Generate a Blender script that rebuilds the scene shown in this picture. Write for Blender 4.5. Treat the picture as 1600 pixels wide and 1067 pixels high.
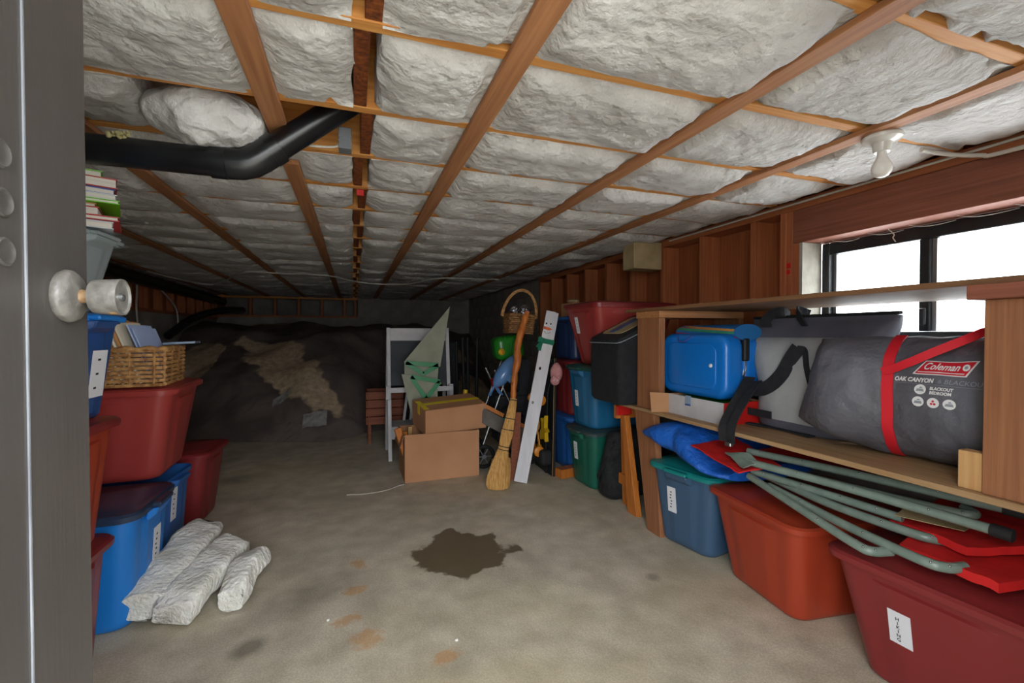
import bpy, bmesh, math, random
from mathutils import Vector, Matrix, Euler, noise
PI = math.pi
R = math.radians
random.seed(7)
for o in list(bpy.data.objects):
    bpy.data.objects.remove(o)
S = bpy.context.scene
C = S.collection

# ------------------------------------------------------------------ camera
CAMH = 1.12
cd = bpy.data.cameras.new('camera')
cam = bpy.data.objects.new('camera', cd)
C.objects.link(cam)
cd.lens = 16.0
cd.sensor_width = 36.0
cd.clip_start = 0.02
cam.location = (0, 0, CAMH)
cam.rotation_euler = (R(90 - 0.92), 0, R(-19.2))
S.camera = cam
# ------------------------------------------------------------------ sky
W = bpy.data.worlds.new('overcast_sky')
S.world = W
W.use_nodes = True
bg = W.node_tree.nodes['Background']
bg.inputs[0].default_value = (0.93, 0.97, 1.0, 1)
bg.inputs[1].default_value = 8.0
S.view_settings.view_transform = 'Standard'
S.view_settings.look = 'None'
S.view_settings.gamma = 1
S.view_settings.use_curve_mapping = False
S.view_settings.exposure = 0.4


def portal(name, loc, rot, sx, sy):
    l = bpy.data.lights.new(name, 'AREA')
    l.shape = 'RECTANGLE'
    l.size = sx
    l.size_y = sy
    l.cycles.is_portal = True
    o = bpy.data.objects.new(name, l)
    C.objects.link(o)
    o.location = loc
    o.rotation_euler = rot
    return o


portal('doorway_portal', (0.10, -0.10, 0.98), (R(90), 0, 0), 1.04, 1.95)
portal('window_portal', (2.45, 0.99, 1.34), (0, R(90), 0), 0.50, 1.55)


# ------------------------------------------------------------------ materials
def srgb(h):
    h = h.lstrip('#')
    c = [int(h[i:i + 2], 16) / 255 for i in (0, 2, 4)]
    return tuple(x / 12.92 if x <= 0.04045 else ((x + 0.055) / 1.055) ** 2.4 for x in c) + (1,)


def nm(name):
    m = bpy.data.materials.new(name)
    m.use_nodes = True
    return m, m.node_tree, m.node_tree.nodes['Principled BSDF']


def mat(name, c1, c2=None, scale=(6, 6, 6), rough=0.6, bump=0.0, bscale=60, detail=4, lo=0.35, hi=0.65, metal=0.0, spec=0.5, sheen=0.0, bstretch=(1, 1, 1), bdist=0.01):
    """two-tone noise material in object space with an optional bump"""
    m, t, p = nm(name)
    p.inputs['Roughness'].default_value = rough
    p.inputs['Metallic'].default_value = metal
    p.inputs['Specular IOR Level'].default_value = spec
    if sheen:
        p.inputs['Sheen Weight'].default_value = sheen
    tc = t.nodes.new('ShaderNodeTexCoord')
    if c2 is None:
        p.inputs['Base Color'].default_value = srgb(c1)
    else:
        mp = t.nodes.new('ShaderNodeMapping')
        mp.inputs['Scale'].default_value = scale
        n = t.nodes.new('ShaderNodeTexNoise')
        n.inputs['Scale'].default_value = 1.0
        n.inputs['Detail'].default_value = detail
        r = t.nodes.new('ShaderNodeValToRGB')
        r.color_ramp.elements[0].position = lo
        r.color_ramp.elements[1].position = hi
        r.color_ramp.elements[0].color = srgb(c1)
        r.color_ramp.elements[1].color = srgb(c2)
        t.links.new(tc.outputs['Object'], mp.inputs['Vector'])
        t.links.new(mp.outputs['Vector'], n.inputs['Vector'])
        t.links.new(n.outputs['Fac'], r.inputs['Fac'])
        t.links.new(r.outputs['Color'], p.inputs['Base Color'])
    if bump:
        mp2 = t.nodes.new('ShaderNodeMapping')
        mp2.inputs['Scale'].default_value = [bscale * b for b in bstretch]
        n2 = t.nodes.new('ShaderNodeTexNoise')
        n2.inputs['Scale'].default_value = 1.0
        n2.inputs['Detail'].default_value = 5
        b = t.nodes.new('ShaderNodeBump')
        b.inputs['Strength'].default_value = bump
        b.inputs['Distance'].default_value = bdist
        t.links.new(tc.outputs['Object'], mp2.inputs['Vector'])
        t.links.new(mp2.outputs['Vector'], n2.inputs['Vector'])
        t.links.new(n2.outputs['Fac'], b.inputs['Height'])
        t.links.new(b.outputs['Normal'], p.inputs['Normal'])
    return m


def wood(name, c1, c2, axis, rough=0.65, fine=70, lo=0.3, hi=0.7):
    sc = [fine, fine, fine]
    sc[axis] = 2.5
    bs = [1, 1, 1]
    bs[axis] = 0.03
    return mat(name, c1, c2, sc, rough, 0.25, 140, 3, lo, hi, bstretch=bs, bdist=0.004)


def plastic(name, c, rough=0.38):
    return mat(name, c, rough=rough, bump=0.05, bscale=300, bdist=0.002)


M = {}
M['joist'] = wood('joist_wood', '#c47d38', '#dca058', 0)
M['strap'] = wood('strap_wood', '#9a6440', '#b98257', 1)
M['block'] = mat('blocking_wood', '#5c2a10', '#8f4d20', (60, 60, 14), 0.6, 0.4, 90)
M['subfloor'] = wood('subfloor_wood', '#a65f2c', '#c47a3e', 0)
M['stud'] = wood('stud_wood', '#9a5430', '#b46c40', 2)
M['sheath'] = wood('sheathing_wood', '#8e4a28', '#a86036', 2)
M['plate'] = wood('plate_wood', '#965430', '#b06c42', 1)
M['header'] = wood('header_wood', '#78432f', '#945842', 1)
M['shelf_ply'] = wood('plywood', '#93714a', '#b0906a', 1, 0.6, 45)
M['upper_ply'] = wood('plywood_backlit_shade', '#6f4c30', '#8a6444', 1, 0.6, 45)  # same plywood, darkened in colour to stand for the back-lit upper board
M['shelf_x'] = wood('shelf_timber_x', '#a0683e', '#bb8454', 0)
M['post'] = wood('shelf_post_wood', '#875535', '#a06b47', 2)
M['saw'] = wood('sawhorse_wood', '#b06322', '#c87a34', 2, 0.45)
M['pine'] = wood('pale_pine', '#b98a55', '#d0a570', 2)
M['crate'] = wood('red_brown_wood', '#74391f', '#8e4c2e', 0)
M['branch'] = wood('peeled_branch_wood', '#9c4e18', '#cf7a2e', 2, 0.5, 50)
M['batt'] = mat('insulation_fleece', '#b4b1ae', '#d9d8d6', (5, 5, 5), 0.95, 1.0, 26, 6, 0.25, 0.6, spec=0.1, bdist=0.02)
M['scrap'] = mat('insulation_scrap', '#deddd2', '#f4f3ee', (12, 12, 12), 0.95, 1.0, 60, 6, spec=0.1)
M['foam'] = mat('crumbly_foam', '#9a8f5e', '#c0b684', (60, 60, 60), 0.9, 0.6, 120)
M['abs'] = mat('black_pipe_plastic', '#101114', '#1b1d21', (10, 10, 10), 0.28)
M['concrete_wall'] = mat('block_wall_concrete', '#857e76', '#a0998f', (3, 3, 3), 0.9, 0.5, 40)
M['reveal'] = mat('window_reveal_plaster', '#8d8a80', '#aeaba0', (8, 8, 8), 0.9, 0.4, 60)
M['door'] = mat('grey_door_paint', '#46423f', '#514d4a', (3, 3, 1), 0.35, 0.06, 120, bstretch=(1, 1, .05))
M['doorseam'] = mat('worn_paint_edge', '#74787e', '#94989e', (30, 30, 8), 0.4)
M['knob'] = mat('painted_knob', '#5e5b57', '#7a7771', (60, 60, 60), 0.35, 0.15, 120)
M['rust'] = mat('worn_brass', '#7a5030', '#94805f', (90, 90, 90), 0.4)
M['steel'] = mat('bare_steel', '#a9abab', rough=0.25, metal=0.9)
M['chrome'] = mat('chrome_tube', '#a4a6a8', rough=0.4, metal=1.0)
M['frame_black'] = mat('window_frame_black', '#15181b', '#22272b', (20, 20, 20), 0.4)
M['glass'], t, p = nm('window_glass')
p.inputs['Transmission Weight'].default_value = 1.0
p.inputs['Roughness'].default_value = 0.0
p.inputs['IOR'].default_value = 1.02
p.inputs['Base Color'].default_value = (0.97, 0.99, 1, 1)
M['bulb'] = mat('frosted_bulb', '#eceae4', rough=0.25)
M['porcelain'] = mat('white_porcelain', '#dcdad4', rough=0.2)
M['cable'] = mat('white_cable', '#c9c5bb', rough=0.5)
M['greybox'] = mat('grey_electrical_plastic', '#6d7074', rough=0.5)
M['redplastic'] = mat('red_plastic', '#c4201c', rough=0.4)
M['boxtan'] = mat('weathered_tan_panel', '#a08c64', '#b8a47c', (9, 9, 9), 0.7)
M['red'] = plastic('red_tote_plastic', '#9a3733')
M['blue3'] = plastic('deep_blue_tote_plastic', '#274c86')
M['brick'] = plastic('orange_red_tote_plastic', '#a03a22')
M['maroon'] = plastic('maroon_tote_plastic', '#80292a')
M['redlid'] = plastic('dark_red_lid_plastic', '#7c2426')
M['blue'] = plastic('bright_blue_tote_plastic', '#1c78cc')
M['blue2'] = plastic('blue_tote_plastic', '#2860a6')
M['navy'] = plastic('navy_tote_plastic', '#22355c')
M['navylid'] = plastic('navy_lid_plastic', '#2c3a52', 0.3)
M['slate'] = plastic('slate_blue_tote_plastic', '#3e5a76')
M['teallid'] = plastic('teal_lid_plastic', '#12817e')
M['tealblue'] = plastic('teal_blue_tote_plastic', '#1f6690')
M['green'] = plastic('green_tote_plastic', '#17604e')
M['greylid'] = plastic('grey_green_lid_plastic', '#3a4c4c')
M['greenlid'] = plastic('dark_green_lid_plastic', '#1d4a42')
M['paper'] = mat('white_paper', '#dcdde2', rough=0.8)
M['ink'] = mat('black_ink', '#16161a', rough=0.7)
M['card'] = mat('cardboard', '#b07d58', '#bf8c66', (3, 3, 3), 0.85, 0.1, 60)
M['card_in'] = mat('cardboard_inside', '#a97a52', '#b78a62', (5, 5, 5), 0.85)
M['ytape'] = mat('yellow_tape', '#f2d410', rough=0.4)
M['gtape'] = mat('green_tape', '#0d7c48', rough=0.4)
M['greycard'] = mat('grey_green_cardboard', '#8b8d7b', '#9a9c8a', (8, 8, 8), 0.8)
M['easel'] = mat('white_painted_wood', '#b4b2b4', '#c4c2c4', (10, 10, 10), 0.55)
M['chalk'] = mat('chalkboard', '#34363a', '#42454a', (6, 6, 6), 0.8)
M['black'] = mat('black_fabric', '#15161a', '#202126', (30, 30, 30), 0.85, 0.4, 200)
M['duffel'] = mat('black_nylon', '#141516', '#222426', (14, 14, 14), 0.85, 1.0, 30, bdist=0.02)
M['blackplastic'] = mat('black_plastic', '#121316', rough=0.65)
M['wicker'] = mat('wicker', '#8a5a2c', '#c8985c', (40, 40, 40), 0.6, 0.3, 200)
M['wicker2'] = mat('brown_wicker', '#7a4f28', '#a8794a', (50, 50, 50), 0.6)
M['foil'] = mat('crumpled_foil', '#b8bac2', rough=0.25, metal=1.0, bump=1.0, bscale=50)
M['straw'] = mat('broom_straw', '#b5813e', '#d8aa66', (160, 160, 6), 0.75, 0.5, 200, bstretch=(1, 1, .05))
M['white'] = mat('white_painted_plank', '#c9c7cc', '#dbd9dd', (14, 14, 2), 0.5)
M['carrot'] = mat('orange_paint', '#d85a1c', rough=0.6)
M['scarf'] = mat('green_ribbon', '#0c6e52', rough=0.8)
M['toygreen'] = mat('green_toy_plastic', '#1a6a1c', '#238024', (12, 12, 12), 0.3)
M['toyyellow'] = mat('yellow_toy_plastic', '#c6a019', rough=0.35)
M['toyorange'] = mat('orange_wheel_plastic', '#cf7f22', rough=0.4)
M['toyblue'] = mat('blue_vinyl', '#5c86b8', rough=0.2)
M['pink'] = mat('pink_plush', '#c08080', '#cf9494', (40, 40, 40), 0.9, 0.4, 150)
M['deck'] = wood('deck_edge_ply', '#8a6a40', '#a8875a', 2)
M['case'] = plastic('blue_hard_case_plastic', '#1270c8', 0.3)
M['mat_blue'] = mat('blue_foam_mat', '#1c66a4', rough=0.7)
M['mat_orange'] = mat('orange_stripe', '#c98a3c', rough=0.7)
M['mat_green'] = mat('green_stripe', '#2e8a64', rough=0.7)
M['camo'] = mat('dark_green_mesh_cloth', '#14211a', '#2c3f2e', (50, 50, 50), 0.9)
M['cooler'] = mat('grey_coated_fabric', '#9a9c9c', '#a6a8a8', (7, 7, 7), 0.5, 0.3, 12, bdist=0.02)
M['cooler_dark'] = mat('dark_grey_coated_fabric', '#55555f', '#62626c', (7, 7, 7), 0.5)
M['tent'] = mat('charcoal_tent_fabric', '#54545a', '#62626a', (5, 5, 5), 0.55, 0.6, 14, bdist=0.03)
M['strapred'] = mat('red_webbing', '#cf1526', rough=0.7)
M['logored'] = mat('logo_red', '#c4182c', rough=0.6)
M['logowhite'] = mat('logo_white', '#dedede', rough=0.6)
M['logogrey'] = mat('logo_grey', '#8b9299', rough=0.6)
M['redcloth'] = mat('red_polyester', '#c01414', '#d21a18', (9, 9, 9), 0.75, 0.3, 20)
M['tube'] = mat('grey_green_tube_paint', '#6f8076', '#7d8d83', (20, 20, 20), 0.32)
M['rubber'] = mat('black_rubber', '#1a1a1b', rough=0.8)
M['tarp'] = mat('blue_nylon', '#1055b4', '#1a63c4', (6, 6, 6), 0.5, 0.7, 16, bdist=0.03)
M['clear'], t, p = nm('clear_storage_plastic')
p.inputs['Base Color'].default_value = srgb('#c4d0d2')
p.inputs['Roughness'].default_value = 0.25
p.inputs['Transmission Weight'].default_value = 0.55
p.inputs['IOR'].default_value = 1.2
M['cream'] = mat('cream_folder_card', '#e6dcc6', rough=0.8)
M['folder'] = mat('tan_folder_stripes', '#c8894e', '#d69c62', (9, 9, 9), 0.8)
M['envelope'] = mat('pale_blue_envelope', '#a9bbe2', rough=0.75)
M['cdclear'] = mat('clear_case_plastic', '#8fa0b4', rough=0.15)
M['book_red'] = mat('red_book_cover', '#b02a2a', rough=0.5)
M['book_blue'] = mat('blue_book_cover', '#32509c', rough=0.5)
M['book_lime'] = mat('lime_book_cover', '#6fc21c', rough=0.5)
M['book_white'] = mat('white_book_cover', '#c9d0d6', rough=0.5)
M['pages'] = mat('book_pages', '#cfc8bc', '#ddd8cc', (2, 2, 400), 0.85)
M['ground'] = mat('outdoor_gravel', '#a8a49a', '#c4c0b6', (9, 9, 9), 0.95)
M['outside_wall'] = mat('front_wall_board', '#8a7a68', '#9a8a78', (4, 4, 4), 0.9)
M['doorlite'] = mat('scuffed_grey_paint', '#494643', '#555250', (60, 60, 60), 0.35)
M['greyboard'] = mat('grey_weathered_board', '#5e5852', '#6e6860', (9, 9, 9), 0.85)
M['plasticscrap'] = mat('thin_grey_plastic_film', '#8f8c88', '#a8a5a0', (20, 20, 20), 0.2)


# concrete floor with damp patch, oil spots and rust marks
def floor_mat():
    m, t, p = nm('stained_concrete_floor')
    N, L = t.nodes, t.links
    tc = N.new('ShaderNodeTexCoord')
    geo = tc.outputs['Object']

    def noi(scale, detail=5, off=(0, 0, 0), st=(1, 1, 1)):
        mp = N.new('ShaderNodeMapping')
        mp.inputs['Location'].default_value = off
        mp.inputs['Scale'].default_value = [scale * s for s in st]
        n = N.new('ShaderNodeTexNoise')
        n.inputs['Scale'].default_value = 1
        n.inputs['Detail'].default_value = detail
        L.new(geo, mp.inputs['Vector'])
        L.new(mp.outputs['Vector'], n.inputs['Vector'])
        return n.outputs['Fac']

    def ramp(f, a, b, ca, cb):
        r = N.new('ShaderNodeValToRGB')
        r.color_ramp.elements[0].position = a
        r.color_ramp.elements[1].position = b
        r.color_ramp.elements[0].color = ca
        r.color_ramp.elements[1].color = cb
        L.new(f, r.inputs['Fac'])
        return r.outputs['Color']

    def mix(f, a, b, mode='MIX'):
        x = N.new('ShaderNodeMix')
        x.data_type = 'RGBA'
        x.blend_type = mode
        if hasattr(f, 'node'):
            L.new(f, x.inputs[0])
        else:
            x.inputs[0].default_value = f
        for s, v in ((6, a), (7, b)):
            if hasattr(v, 'node'):
                L.new(v, x.inputs[s])
            else:
                x.inputs[s].default_value = v
        return x.outputs[2]

    def math_(op, a, b=None):
        x = N.new('ShaderNodeMath')
        x.operation = op
        for i, v in enumerate((a, b)):
            if v is None:
                continue
            if hasattr(v, 'node'):
                L.new(v, x.inputs[i])
            else:
                x.inputs[i].default_value = v
        return x.outputs[0]

    sep = N.new('ShaderNodeSeparateXYZ')
    L.new(geo, sep.inputs[0])
    X, Y = sep.outputs[0], sep.outputs[1]

    def blob(cx, cy, rx, ry, rot, wob, wscale, soft, off):
        """1 inside an irregular patch"""
        c, s = math.cos(rot), math.sin(rot)
        dx = math_('SUBTRACT', X, cx)
        dy = math_('SUBTRACT', Y, cy)
        u = math_('DIVIDE', math_('ADD', math_('MULTIPLY', dx, c), math_('MULTIPLY', dy, s)), rx)
        v = math_('DIVIDE', math_('SUBTRACT', math_('MULTIPLY', dy, c), math_('MULTIPLY', dx, s)), ry)
        d = math_('SQRT', math_('ADD', math_('MULTIPLY', u, u), math_('MULTIPLY', v, v)))
        n = math_('MULTIPLY', math_('SUBTRACT', noi(wscale, 6, off), 0.5), wob)
        d = math_('ADD', d, n)
        mr = N.new('ShaderNodeMapRange')
        mr.inputs['From Min'].default_value = 1 - soft
        mr.inputs['From Max'].default_value = 1 + soft
        mr.inputs['To Min'].default_value = 1
        mr.inputs['To Max'].default_value = 0
        L.new(d, mr.inputs['Value'])
        return mr.outputs[0]

    base = ramp(noi(1.3, 6), 0.3, 0.7, srgb('#cdc4b0'), srgb('#e6ddc9'))
    mott = ramp(noi(7, 7, (3, 1, 0)), 0.35, 0.7, srgb('#cfccc6'), (1, 1, 1, 1))
    col = mix(0.75, base, mott, 'MULTIPLY')
    speck = ramp(noi(150, 2), 0.42, 0.6, srgb('#c4c0ba'), (1, 1, 1, 1))
    col = mix(0.4, col, speck, 'MULTIPLY')
    yel = ramp(noi(1.1, 3, (8, 2, 0)), 0.5, 0.75, (0, 0, 0, 1), (1, 1, 1, 1))
    col = mix(math_('MULTIPLY', yel, 0.35), col, srgb('#c4b684'))
    streak = ramp(noi(2.2, 5, (1, 7, 0), (1, .5, 1)), 0.56, 0.72, (0, 0, 0, 1), (1, 1, 1, 1))
    col = mix(math_('MULTIPLY', streak, 0.35), col, srgb('#5f5a50'))
    # rust flecks
    for i, (x, y, a, b) in enumerate(((.02, 2.33, .03, .05), (.0, 2.09, .045, .035), (-.03, 1.88, .05, .03), (.04, 1.74, .05, .05), (.30, 1.55, .05, .03), (-.34, 1.38, .02, .025), (.02, 1.2, .09, .03), (.28, 1.38, .02, .05))):
        col = mix(math_('MULTIPLY', blob(x, y, a, b, 0.3, 2.2, 34, .35, (i, 2, 0)), 0.5), col, srgb('#bd8030'))
    # oil spots
    for i, (x, y, a, b, k) in enumerate(((-.36, 1.83, .055, .05, .6), (-.68, 2.62, .10, .035, .6), (-.55, 1.62, .12, .07, .35), (-.2, 2.1, .22, .09, .3), (-.85, 4.0, .12, .1, .35), (1.3, 1.75, .03, .03, .4))):
        col = mix(math_('MULTIPLY', blob(x, y, a, b, 0.5, 1.0, 14, .45, (i, 9, 0)), k), col, srgb('#3a3428'))
    wet = blob(0.53, 2.27, 0.25, 0.235, 0.0, 1.7, 6.0, 0.05, (5.3, 1.4, 0))
    col = mix(math_('MULTIPLY', wet, 0.9), col, srgb('#5a4e36'))
    L.new(col, p.inputs['Base Color'])
    rr = N.new('ShaderNodeMapRange')
    rr.inputs['To Min'].default_value = 0.75
    rr.inputs['To Max'].default_value = 0.45
    L.new(wet, rr.inputs['Value'])
    L.new(rr.outputs[0], p.inputs['Roughness'])
    b = N.new('ShaderNodeBump')
    b.inputs['Strength'].default_value = 0.3
    b.inputs['Distance'].default_value = 0.004
    L.new(noi(60, 6), b.inputs['Height'])
    L.new(b.outputs['Normal'], p.inputs['Normal'])
    return m


M['floor'] = floor_mat()


def mound_mat():
    """dark sheeting with patches of bare sand where the sheet ends"""
    m, t, p = nm('sheeted_earth_mound')
    N, L = t.nodes, t.links
    tc = N.new('ShaderNodeTexCoord')
    sep = N.new('ShaderNodeSeparateXYZ')
    L.new(tc.outputs['Object'], sep.inputs[0])

    def noi(scale, detail, dist=0.0):
        n = N.new('ShaderNodeTexNoise')
        n.inputs['Scale'].default_value = scale
        n.inputs['Detail'].default_value = detail
        n.inputs['Distortion'].default_value = dist
        L.new(tc.outputs['Object'], n.inputs['Vector'])
        return n.outputs['Fac']

    def mth(op, a_, b_):
        x = N.new('ShaderNodeMath')
        x.operation = op
        for i, v in enumerate((a_, b_)):
            if hasattr(v, 'node'):
                L.new(v, x.inputs[i])
            else:
                x.inputs[i].default_value = v
        return x.outputs[0]

    wob = mth('MULTIPLY', mth('SUBTRACT', noi(2.6, 4), 0.5), 1.7)
    mask = None
    for cx, cy, rx, ry, rot in ((-.83, 6.28, .86, .27, R(-54)), (-1.15, 8.6, .75, .42, 0), (1.3, 8.2, .7, .32, 0), (-1.9, 6.6, .26, .75, 0), (1.95, 7.3, .35, .5, 0)):
        c, sn = math.cos(rot), math.sin(rot)
        dx, dy = mth('SUBTRACT', sep.outputs[0], cx), mth('SUBTRACT', sep.outputs[1], cy)
        u = mth('DIVIDE', mth('ADD', mth('MULTIPLY', dx, c), mth('MULTIPLY', dy, sn)), rx)
        v = mth('DIVIDE', mth('SUBTRACT', mth('MULTIPLY', dy, c), mth('MULTIPLY', dx, sn)), ry)
        d = mth('ADD', mth('SQRT', mth('ADD', mth('MULTIPLY', u, u), mth('MULTIPLY', v, v)), 0), wob)
        mr = N.new('ShaderNodeMapRange')
        mr.inputs['From Min'].default_value = 0.94
        mr.inputs['From Max'].default_value = 1.06
        mr.inputs['To Min'].default_value = 1
        mr.inputs['To Max'].default_value = 0
        L.new(d, mr.inputs['Value'])
        mask = mr.outputs[0] if mask is None else mth('MAXIMUM', mask, mr.outputs[0])

    def ramp(f, c1, c2, lo=.3, hi=.7):
        r = N.new('ShaderNodeValToRGB')
        r.color_ramp.elements[0].color = srgb(c1)
        r.color_ramp.elements[1].color = srgb(c2)
        r.color_ramp.elements[0].position = lo
        r.color_ramp.elements[1].position = hi
        L.new(f, r.inputs['Fac'])
        return r.outputs['Color']
    x = N.new('ShaderNodeMix')
    x.data_type = 'RGBA'
    L.new(mask, x.inputs[0])
    L.new(ramp(noi(1.8, 6, .8), '#453e3b', '#7a6c66'), x.inputs[6])
    L.new(ramp(noi(18, 6), '#a08a70', '#c6af90'), x.inputs[7])
    L.new(x.outputs[2], p.inputs['Base Color'])
    mr = N.new('ShaderNodeMapRange')
    mr.inputs['To Min'].default_value = 0.5
    mr.inputs['To Max'].default_value = 0.95
    L.new(mask, mr.inputs['Value'])
    L.new(mr.outputs[0], p.inputs['Roughness'])
    b_ = N.new('ShaderNodeBump')
    b_.inputs['Strength'].default_value = 0.45
    b_.inputs['Distance'].default_value = 0.03
    L.new(noi(9, 5, 1.2), b_.inputs['Height'])
    L.new(b_.outputs['Normal'], p.inputs['Normal'])
    return m


M['mound'] = mound_mat()


# ------------------------------------------------------------------ mesh helpers
class MB:
    def __init__(s):
        s.v = []
        s.f = []

    def add(s, vs, fs):
        k = len(s.v)
        s.v += [tuple(q) for q in vs]
        s.f += [tuple(i + k for i in f) for f in fs]
        return s

    def box(s, x0, x1, y0, y1, z0, z1, T=None):
        vs = [Vector((x, y, z)) for z in (z0, z1) for y in (y0, y1) for x in (x0, x1)]
        if T:
            vs = [T @ q for q in vs]
        return s.add(vs, [(0, 2, 3, 1), (4, 5, 7, 6), (0, 1, 5, 4), (2, 6, 7, 3), (0, 4, 6, 2), (1, 3, 7, 5)])

    def hexa(s, lo, hi):
        """solid between two quads of four points"""
        return s.add(list(lo) + list(hi), [(0, 3, 2, 1), (4, 5, 6, 7), (0, 1, 5, 4), (1, 2, 6, 5), (2, 3, 7, 6), (3, 0, 4, 7)])

    def loft(s, rings, cap0=True, cap1=True, closed=False):
        n = len(rings[0])
        vs = [q for r in rings for q in r]
        fs = []
        m = len(rings)
        for i in range(m if closed else m - 1):
            for j in range(n):
                a = i * n + j
                b = i * n + (j + 1) % n
                c = ((i + 1) % m) * n + (j + 1) % n
                d = ((i + 1) % m) * n + j
                fs.append((a, b, c, d))
        if not closed:
            if cap0:
                fs.append(tuple(reversed(range(n))))
            if cap1:
                fs.append(tuple(range((m - 1) * n, m * n)))
        return s.add(vs, fs)

    def tube(s, path, r, n=8, closed=False, flat=None):
        """tube along a path; r number or list; flat = (w,h) rectangle section"""
        P = [Vector(q) for q in path]
        m = len(P)
        rings = []
        prev = None
        for i, q in enumerate(P):
            if closed:
                d = P[(i + 1) % m] - P[i - 1]
            else:
                d = P[min(i + 1, m - 1)] - P[max(i - 1, 0)]
            if d.length < 1e-9:
                d = Vector((0, 0, 1))
            d.normalize()
            if prev is None:
                a = Vector((0, 0, 1)) if abs(d.z) < 0.9 else Vector((1, 0, 0))
                u = d.cross(a).normalized()
            else:
                u = (prev - d * prev.dot(d))
                u = u.normalized() if u.length > 1e-6 else d.cross(Vector((0, 0, 1))).normalized()
            prev = u
            w = d.cross(u)
            rr = r[i] if isinstance(r, (list, tuple)) else r
            if flat:
                rings.append([q + u * (sx * flat[0] / 2) + w * (sy * flat[1] / 2) for sx, sy in ((1, 1), (-1, 1), (-1, -1), (1, -1))])
            else:
                rings.append([q + (u * math.cos(2 * PI * k / n) + w * math.sin(2 * PI * k / n)) * rr for k in range(n)])
        return s.loft(rings, closed=closed)

    def lathe(s, prof, n=20, T=None):
        """profile of (r, z) turned about z"""
        rings = [[Vector((r * math.cos(2 * PI * k / n), r * math.sin(2 * PI * k / n), z)) for k in range(n)] for r, z in prof]
        if T:
            rings = [[T @ q for q in r] for r in rings]
        return s.loft(rings)

    def ball(s, c, r, n=14, m=9, wob=0.0, seed=0):
        if not isinstance(r, (tuple, list)):
            r = (r, r, r)
        rings = []
        for i in range(m):
            a = PI * (i + 0.02) / (m - 1 + 0.04) - PI / 2
            ring = []
            for k in range(n):
                b = 2 * PI * k / n
                d = Vector((math.cos(a) * math.cos(b), math.cos(a) * math.sin(b), math.sin(a)))
                w = 1 + wob * noise.noise(d * 2.3 + Vector((seed, seed * 2.1, 0)))
                ring.append(Vector(c) + Vector((d.x * r[0], d.y * r[1], d.z * r[2])) * w)
            rings.append(ring)
        return s.loft(rings)

    def xf(s, T):
        s.v = [tuple(T @ Vector(q)) for q in s.v]
        return s

    def build(s, name, m, parent=None, smooth=None, bevel=0.0, seg=1, fix=True):
        me = bpy.data.meshes.new(name)
        me.from_pydata(s.v, [], s.f)
        if fix or bevel:
            b = bmesh.new()
            b.from_mesh(me)
            if bevel:
                bmesh.ops.bevel(b, geom=b.edges[:], offset=bevel, segments=seg, affect='EDGES', clamp_overlap=True)
            bmesh.ops.recalc_face_normals(b, faces=b.faces[:])
            b.to_mesh(me)
            b.free()
        if smooth is not None:
            me.polygons.foreach_set('use_smooth', [True] * len(me.polygons))
            me.set_sharp_from_angle(angle=R(smooth))
        me.materials.append(M[m] if isinstance(m, str) else m)
        o = bpy.data.objects.new(name, me)
        C.objects.link(o)
        if parent:
            o.parent = parent
        return o


def thing(name, label, cat, loc=(0, 0, 0), rot=(0, 0, 0), group=None):
    o = bpy.data.objects.new(name, None)
    o.empty_display_size = 0.05
    C.objects.link(o)
    o.location = loc
    o.rotation_euler = rot if isinstance(rot, (tuple, list, Euler)) else (0, 0, rot)
    return tag(o, label, cat, group)


def tag(o, label, cat, group=None, kind=None):
    if label:
        o['label'] = label
    if cat:
        o['category'] = cat
    if group:
        o['group'] = group
    if kind:
        o['kind'] = kind
    return o


def struct(o):
    o['kind'] = 'structure'
    return o


def lab(o, s):
    o['label'] = s
    return o


def rrect(L, Wd, r, z, ns=10, nc=5, off=None, zf=0.0, cx=0, cy=0):
    """rounded rectangle ring; off(side, s, zf) pushes outward"""
    pts = []
    hl, hw = L / 2, Wd / 2
    r = min(r, hl * .95, hw * .95)
    sides = [((hl, -hw + r), (hl, hw - r), (1, 0), 0), ((hl - r, hw), (-hl + r, hw), (0, 1), 1), ((-hl, hw - r), (-hl, -hw + r), (-1, 0), 2), ((-hl + r, -hw), (hl - r, -hw), (0, -1), 3)]
    cents = [(hl - r, hw - r, 0), (-hl + r, hw - r, 90), (-hl + r, -hw + r, 180), (hl - r, -hw + r, 270)]
    for (a, b, nn, sd), (qx, qy, a0) in zip(sides, cents):
        for i in range(ns):
            t = i / (ns - 1)
            d = off(sd, 2 * t - 1, zf) if off else 0
            pts.append(Vector((cx + a[0] + (b[0] - a[0]) * t + nn[0] * d, cy + a[1] + (b[1] - a[1]) * t + nn[1] * d, z)))
        for i in range(1, nc):
            an = R(a0 + 90 * i / nc)
            pts.append(Vector((cx + qx + r * math.cos(an), cy + qy + r * math.sin(an), z)))
    return pts


def text_mb(body, size, bold=0.0, shear=0.0, align='CENTER', extr=0.0):
    """letter shapes as flat geometry in the xy plane"""
    cu = bpy.data.curves.new('lettering', 'FONT')
    cu.body = body
    cu.size = size
    cu.align_x = align
    cu.align_y = 'CENTER'
    cu.offset = bold
    cu.shear = shear
    cu.extrude = extr
    cu.resolution_u = 3
    ob = bpy.data.objects.new('lettering', cu)
    C.objects.link(ob)
    dg = bpy.context.evaluated_depsgraph_get()
    me = ob.evaluated_get(dg).to_mesh()
    mb = MB()
    mb.add([v.co.copy() for v in me.vertices], [tuple(p.vertices) for p in me.polygons])
    ob.evaluated_get(dg).to_mesh_clear()
    bpy.data.objects.remove(ob)
    bpy.data.curves.remove(cu)
    return mb


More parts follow.
